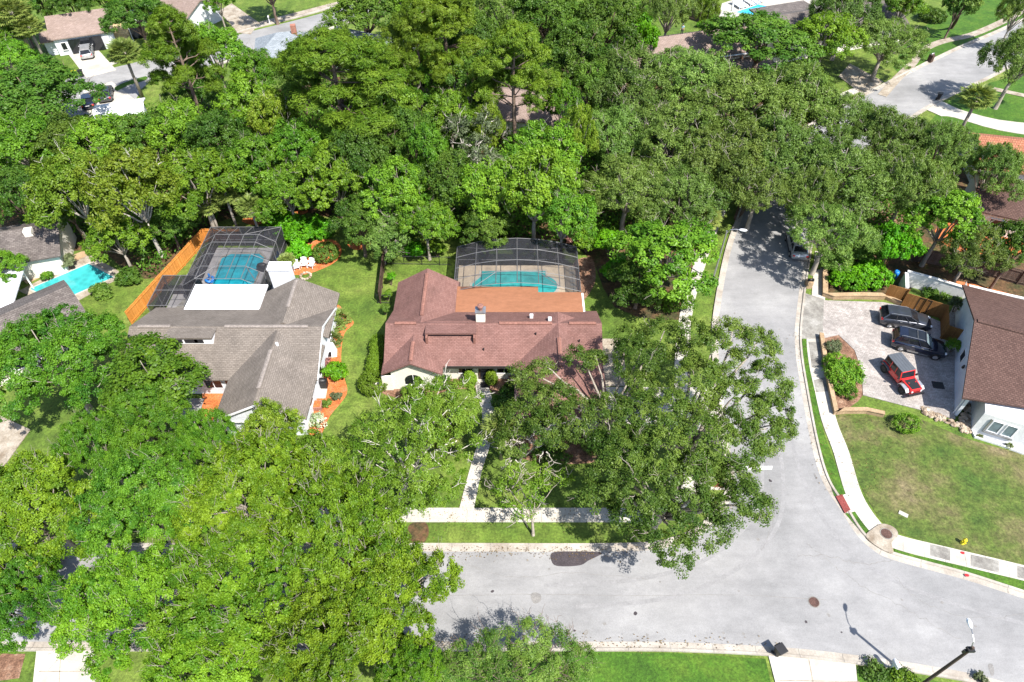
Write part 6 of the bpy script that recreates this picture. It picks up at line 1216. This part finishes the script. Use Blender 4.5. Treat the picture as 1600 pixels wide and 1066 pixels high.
for k in range(1):
    t = thing('hedge', 'long clipped box hedge running along the left side of the main house', 'hedge', (-13.15, 43.6, 0)); L = [((rng.uniform(-.1, .1)), -2.1 + .55 * i, .75, .68, .6, .8) for i in range(9)]
    me, s = crown_mesh('foliage', L, 'leaf_clip', 602, sub=.2, per=34, leaf=.07, k=2.4, low=-.5, fr=(.88, 1.0)); o = bpy.data.objects.new('foliage', me); COL.objects.link(o); o.parent = t
    b = MB()
    for i in range(9): b.tube([(0, -2.1 + .55 * i, 0), (.05, -2.1 + .55 * i, .8)], [.04, .02], 5)
    b.build('stem', 'bark_brown', t)
bush('egg shaped clipped bush left of the front walk by the door', (734, 600), .66, .66, 1.75, 'leaf_clip', 603, shape='egg', leaf=.06, sub=.15, k=3)
bush('egg shaped clipped bush right of the front walk by the door', (768, 598), .56, .56, 1.6, 'leaf_clip', 604, shape='egg', leaf=.06, sub=.15, k=3)
bush('round dark bush ringed with orange mulch behind the white chairs', (511, 404), 1.4, 1.4, 1.8, 'leaf_heroak', 605, leaf=.08)
bush('lone rounded bush on the worn lawn of the brown roofed house', (1412, 668), 1.15, .95, 1.3, 'leaf_clip', 606, leaf=.07)
bush('large shrub mass in the mulch bed beside the parking court', (1312, 590), 1.9, 2.4, 1.8, 'leaf_green', 607, shape=9, leaf=.09, sub=.25)
bush('pale variegated shrub at the upper end of the bed beside the parking court', (1300, 548), .9, .9, 1.2, 'leaf_moss', 608, shape=5, leaf=.07)
bush('small round lime bush at the lower end of the bed beside the parking court', (1323, 618), .72, .72, 1.1, 'leaf_lime', 609, leaf=.07)
for i, (x, y, rw, h, m, lb) in enumerate([(465, 375, 2.6, 2.6, 'leaf_vivid', 'vivid green banana like clump behind the right side of the dark cage'), (440, 355, 2.0, 2.2, 'leaf_vivid', 'vivid green clump at the far corner of the dark cage'), (500, 365, 2.0, 1.8, 'leaf_vivid', 'vivid green clump above the round dark bush'), (470, 400, 1.5, 1.6, 'leaf_vivid', 'vivid green clump just behind the white chairs'), (440, 300, 2.6, 2.4, 'leaf_vivid', 'vivid green undergrowth at the wood edge left of the pale dead tree'), (410, 300, 2.4, 2.4, 'leaf_green', 'green undergrowth at the wood edge above the palms'),
        (650, 402, 1.2, 1.8, 'leaf_vivid', 'vivid green shrub behind the black fence, left of two'), (684, 402, 1.2, 2.0, 'leaf_green', 'broad leaved shrub behind the black fence, right of two'), (915, 395, 1.5, 2.6, 'leaf_green', 'rounded shrub at the far right corner of the wide cage'), (893, 388, 1.0, 2.0, 'leaf_purple', 'rusty red leaved shrub at the corner of the wide cage'),
        (950, 400, 1.9, 3.2, 'leaf_vivid', 'vivid vine covered mound left of the broad olive tree, the farther one'), (965, 440, 1.9, 2.8, 'leaf_vivid', 'vivid vine covered mound left of the broad olive tree, the nearer one'), (1000, 475, 1.6, 2.0, 'leaf_heroak', 'spiky dark undergrowth at the foot of the broad olive tree'), (1060, 480, 1.8, 1.8, 'leaf_green', 'low undergrowth between the broad olive tree and the pavement'),
        (1320, 445, 2.2, 1.8, 'leaf_vivid', 'bright shrubs behind the low sandstone wall, left part'), (1355, 440, 2.2, 2.2, 'leaf_vivid', 'bright shrubs behind the low sandstone wall, right part'), (1375, 400, 1.8, 3.4, 'leaf_vivid', 'tall bright climber mound above the sandstone wall'), (1300, 420, 1.8, 1.8, 'leaf_dark', 'dark shrubs under the leaning oak by the pavement'), (1340, 410, 2.2, 2.4, 'leaf_dark', 'dark shrubs in the shade above the bright ones'),
        (1488, 488, .95, 1.7, 'leaf_moss', 'shrub squeezed between the golden fence and the white house'), (1455, 462, 1.3, .7, 'leaf_heroak', 'low dark ground plant before the long pale wall, left one'), (1490, 468, 1.2, .6, 'leaf_heroak', 'low dark ground plant before the long pale wall, right one'), (1484, 551, .8, 1.5, 'leaf_green', 'potted green plant at the nose of the navy SUV'),
        (527, 590, 1.15, 1.6, 'leaf_vivid', 'bright leafy shrub on orange mulch beside the grey roofed house'), (512, 572, .5, .8, 'leaf_purple', 'reddish shrub between the white cover and the bright leafy shrub'), (499, 664, .85, 1.0, 'flower_white', 'white flowering shrub at the gable corner of the grey roofed house'), (526, 622, .6, .7, 'leaf_moss', 'grey green grass tuft on the orange mulch'), (511, 634, .5, .6, 'leaf_heroak', 'small olive tuft on the orange mulch below the red planter'),
        (334, 608, .7, 1.3, 'leaf_green', 'green shrub at the head of the orange courtyard'), (645, 618, 1.2, 1.0, 'leaf_yellow', 'yellow green shrub under the arched window'), (690, 605, 1.1, 1.2, 'leaf_heroak', 'dark shrub against the front wall left of the door'), (800, 612, .9, 1.0, 'leaf_heroak', 'dark shrub right of the front walk near the planter'), (790, 640, 1.4, 1.7, 'leaf_dark', 'dense dark shrub on the right of the front walk'), (800, 668, 1.4, 1.6, 'leaf_dark', 'dense dark shrub next to the fan palm by the front walk'),
        (612, 446, .55, 1.6, 'leaf_vivid', 'slim bright shrub at the back left corner of the main house'), (607, 470, .55, 1.3, 'leaf_green', 'slim shrub along the left wall of the main house, upper one'), (603, 492, .55, 1.2, 'leaf_dark', 'slim shrub along the left wall of the main house, lower one'), (1366, 1052, .95, .8, 'leaf_heroak', 'low shrub left of the white mailbox'), (1408, 1062, .95, .8, 'leaf_green', 'low shrub right of the white mailbox'), (1530, 1062, .5, .6, 'leaf_moss', 'small tuft by the kerb near the bottom right corner'),
        (80, 62, .1, .1, 'leaf_dark', None), (100, 78, 1.2, 1.4, 'leaf_dark', 'clipped shrub left of the open garage'), (148, 70, .9, 1.6, 'leaf_dark', 'shrub right of the open garage'), (172, 66, .9, .8, 'leaf_vivid', 'bright low shrub beside the porch of the beige house'), (1452, 32, 2.6, 2.2, 'leaf_dark', 'rounded dark shrub on the far lawn at the top right'), (1095, 43, .8, 1.0, 'leaf_vivid', 'yellow green shrub at the end of the old grey fence'), (110, 420, 1.1, 1.6, 'leaf_moss', 'pale shrub between the dark shingled house and the pool'), (62, 420, 1.0, 1.5, 'leaf_vivid', 'bright shrub beside the dark shingled house'), (75, 438, .7, 1.0, 'leaf_green', 'small shrub at the near end of the turquoise pool paving'), (25, 440, 1.0, 2.0, 'leaf_moss', 'shrub between the flat blue grey roof and the house'), (160, 462, 1.2, 1.2, 'leaf_heroak', 'low shrub at the near side of the turquoise pool'), (205, 440, 1.5, 1.5, 'leaf_dark', 'shaded shrub between the turquoise pool and the orange fence'), (990, 620, 1.1, 1.4, 'leaf_dark', 'shaded shrub at the trunk of the spreading oak'), (972, 565, .6, 1.6, 'leaf_yellow', 'slim yellow shrub on the pad beside the garage'), (980, 700, 2.2, 1.6, 'leaf_dark', 'dark undergrowth below the garage wall'), (860, 715, 1.8, 1.2, 'leaf_dark', 'dark shrubs in the brown bed before the garage window')]):
    if lb: bush(lb, (x, y), rw, rw * .85, h, m, 620 + i, shape=7 if rw > .7 else 4, leaf=.13 if 'leaf_vivid' == m and rw > 1 else (.12 if y < 480 else .09), sub=.28 if rw > .7 else .2, per=28)
for i, (x, y, s, lb) in enumerate([(534, 503, 1.25, 'arching cycad on orange mulch, farthest along the white wall'), (527, 512, 1.2, 'arching cycad on orange mulch, second along the white wall'), (522, 536, 1.1, 'spiky grass palm behind the white slanted cover'), (1530, 684, .32, 'small spiky plant in the gravel bed, left one'), (1575, 699, .4, 'small spiky plant in the gravel bed, right one'), (925, 700, 1.2, 'low fan plant in the shade before the garage'), (705, 690, 1.4, 'low fan plant left of the front walk')]):
    p = P(x, y); plant_tree('cycad', p, s, s, lb, i, 'low_palm', 'plant')

# low growth under the trees, too dense to count
def undergrowth(polys, n, m, seed, hmax=1.6, leaf=.2, per=26):
    rs = np.random.RandomState(seed); C = []
    tot = [abs(sum(q[i][0] * q[(i + 1) % len(q)][1] - q[(i + 1) % len(q)][0] * q[i][1] for i in range(len(q)))) for q in polys]
    for q, A in zip(polys, tot):
        q = [P(*k).xy for k in q]; xs = [k.x for k in q]; ys = [k.y for k in q]; k = 0; want = int(n * A / sum(tot))
        while k < want:
            x, y = rs.uniform(min(xs), max(xs)), rs.uniform(min(ys), max(ys)); ins = False
            for i in range(len(q)):
                a, b = q[i], q[i - 1]
                if (a.y > y) != (b.y > y) and x < (b.x - a.x) * (y - a.y) / (b.y - a.y) + a.x: ins = not ins
            if ins: C.append((x, y, rs.rand() ** 1.5 * hmax)); k += 1
    C = np.array(C)[:, None]; off = rs.normal(size=(len(C), per, 3)) * (.6, .6, .35); Q = (C + off).reshape(-1, 3); Q[:, 2] = np.abs(Q[:, 2]) + .05
    N = norm(rs.normal(size=Q.shape) * .5 + np.array([0, 0, .8])); T_ = np.clip(np.repeat(rs.normal(.45, .22, len(C)), per) + rs.normal(0, .12, len(Q)), 0, 1)
    o = bpy.data.objects.new('undergrowth', leaf_mesh('undergrowth', Q, N, leaf * rs.uniform(.6, 1.3, len(Q)), T_, m, .5, rs)); COL.objects.link(o); tag(o, 'low leafy undergrowth covering the ground beneath the woodland trees', 'undergrowth', kind='stuff')
UG = [[(0, 215), (150, 190), (300, 175), (480, 140), (620, 120), (690, 130), (700, 370), (640, 385), (560, 350), (430, 318), (330, 345), (240, 430), (190, 380), (110, 360), (0, 340)], [(690, 150), (930, 150), (1180, 190), (1150, 260), (1110, 330), (1040, 350), (920, 380), (700, 372)], [(1300, 300), (1400, 230), (1480, 260), (1420, 330), (1380, 410), (1300, 400)], [(620, 0), (1040, 0), (1010, 90), (900, 170), (720, 140), (640, 110)], [(0, 110), (95, 120), (90, 190), (0, 215)]]
undergrowth(UG, 3800, 'leaf_dark', 701); undergrowth(UG, 2400, 'leaf_green', 702, 2.2)

# fallen leaves along the gutters, pavements and roof valleys
def fallen(n, m, seed, regions, z):
    rs = np.random.RandomState(seed); Q = []
    for (x0, y0, x1, y1, sp, share) in regions:
        k = int(n * share); t = rs.rand(k); a, b = P(x0, y0), P(x1, y1)
        for i in range(k): p = a.lerp(b, t[i]); Q.append((p.x + rs.normal() * sp, p.y + rs.normal() * sp, z + rs.rand() * .01))
    Q = np.array(Q); N = norm(rs.normal(size=Q.shape) * .2 + np.array([0, 0, 1.])); o = bpy.data.objects.new('fallen_leaves', leaf_mesh('fallen_leaves', Q, N, .055 * rs.uniform(.5, 1.4, len(Q)), rs.rand(len(Q)), m, .5, rs)); COL.objects.link(o); tag(o, 'scattered fallen leaves lying on the road, pavements and lawns', 'fallen leaves', kind='stuff')
FR = [(640, 862, 1000, 862, .35, .2), (680, 1003, 1200, 1008, .3, .12), (640, 805, 1000, 805, .6, .12), (1040, 850, 1150, 760, .8, .1), (1150, 600, 1130, 500, .7, .08), (745, 600, 728, 798, .8, .1), (1300, 660, 1380, 760, 1.6, .08), (1245, 520, 1290, 760, .4, .1), (1120, 620, 980, 640, 1.2, .1)]
fallen(2400, 'leaf_fallen', 801, FR, .105)
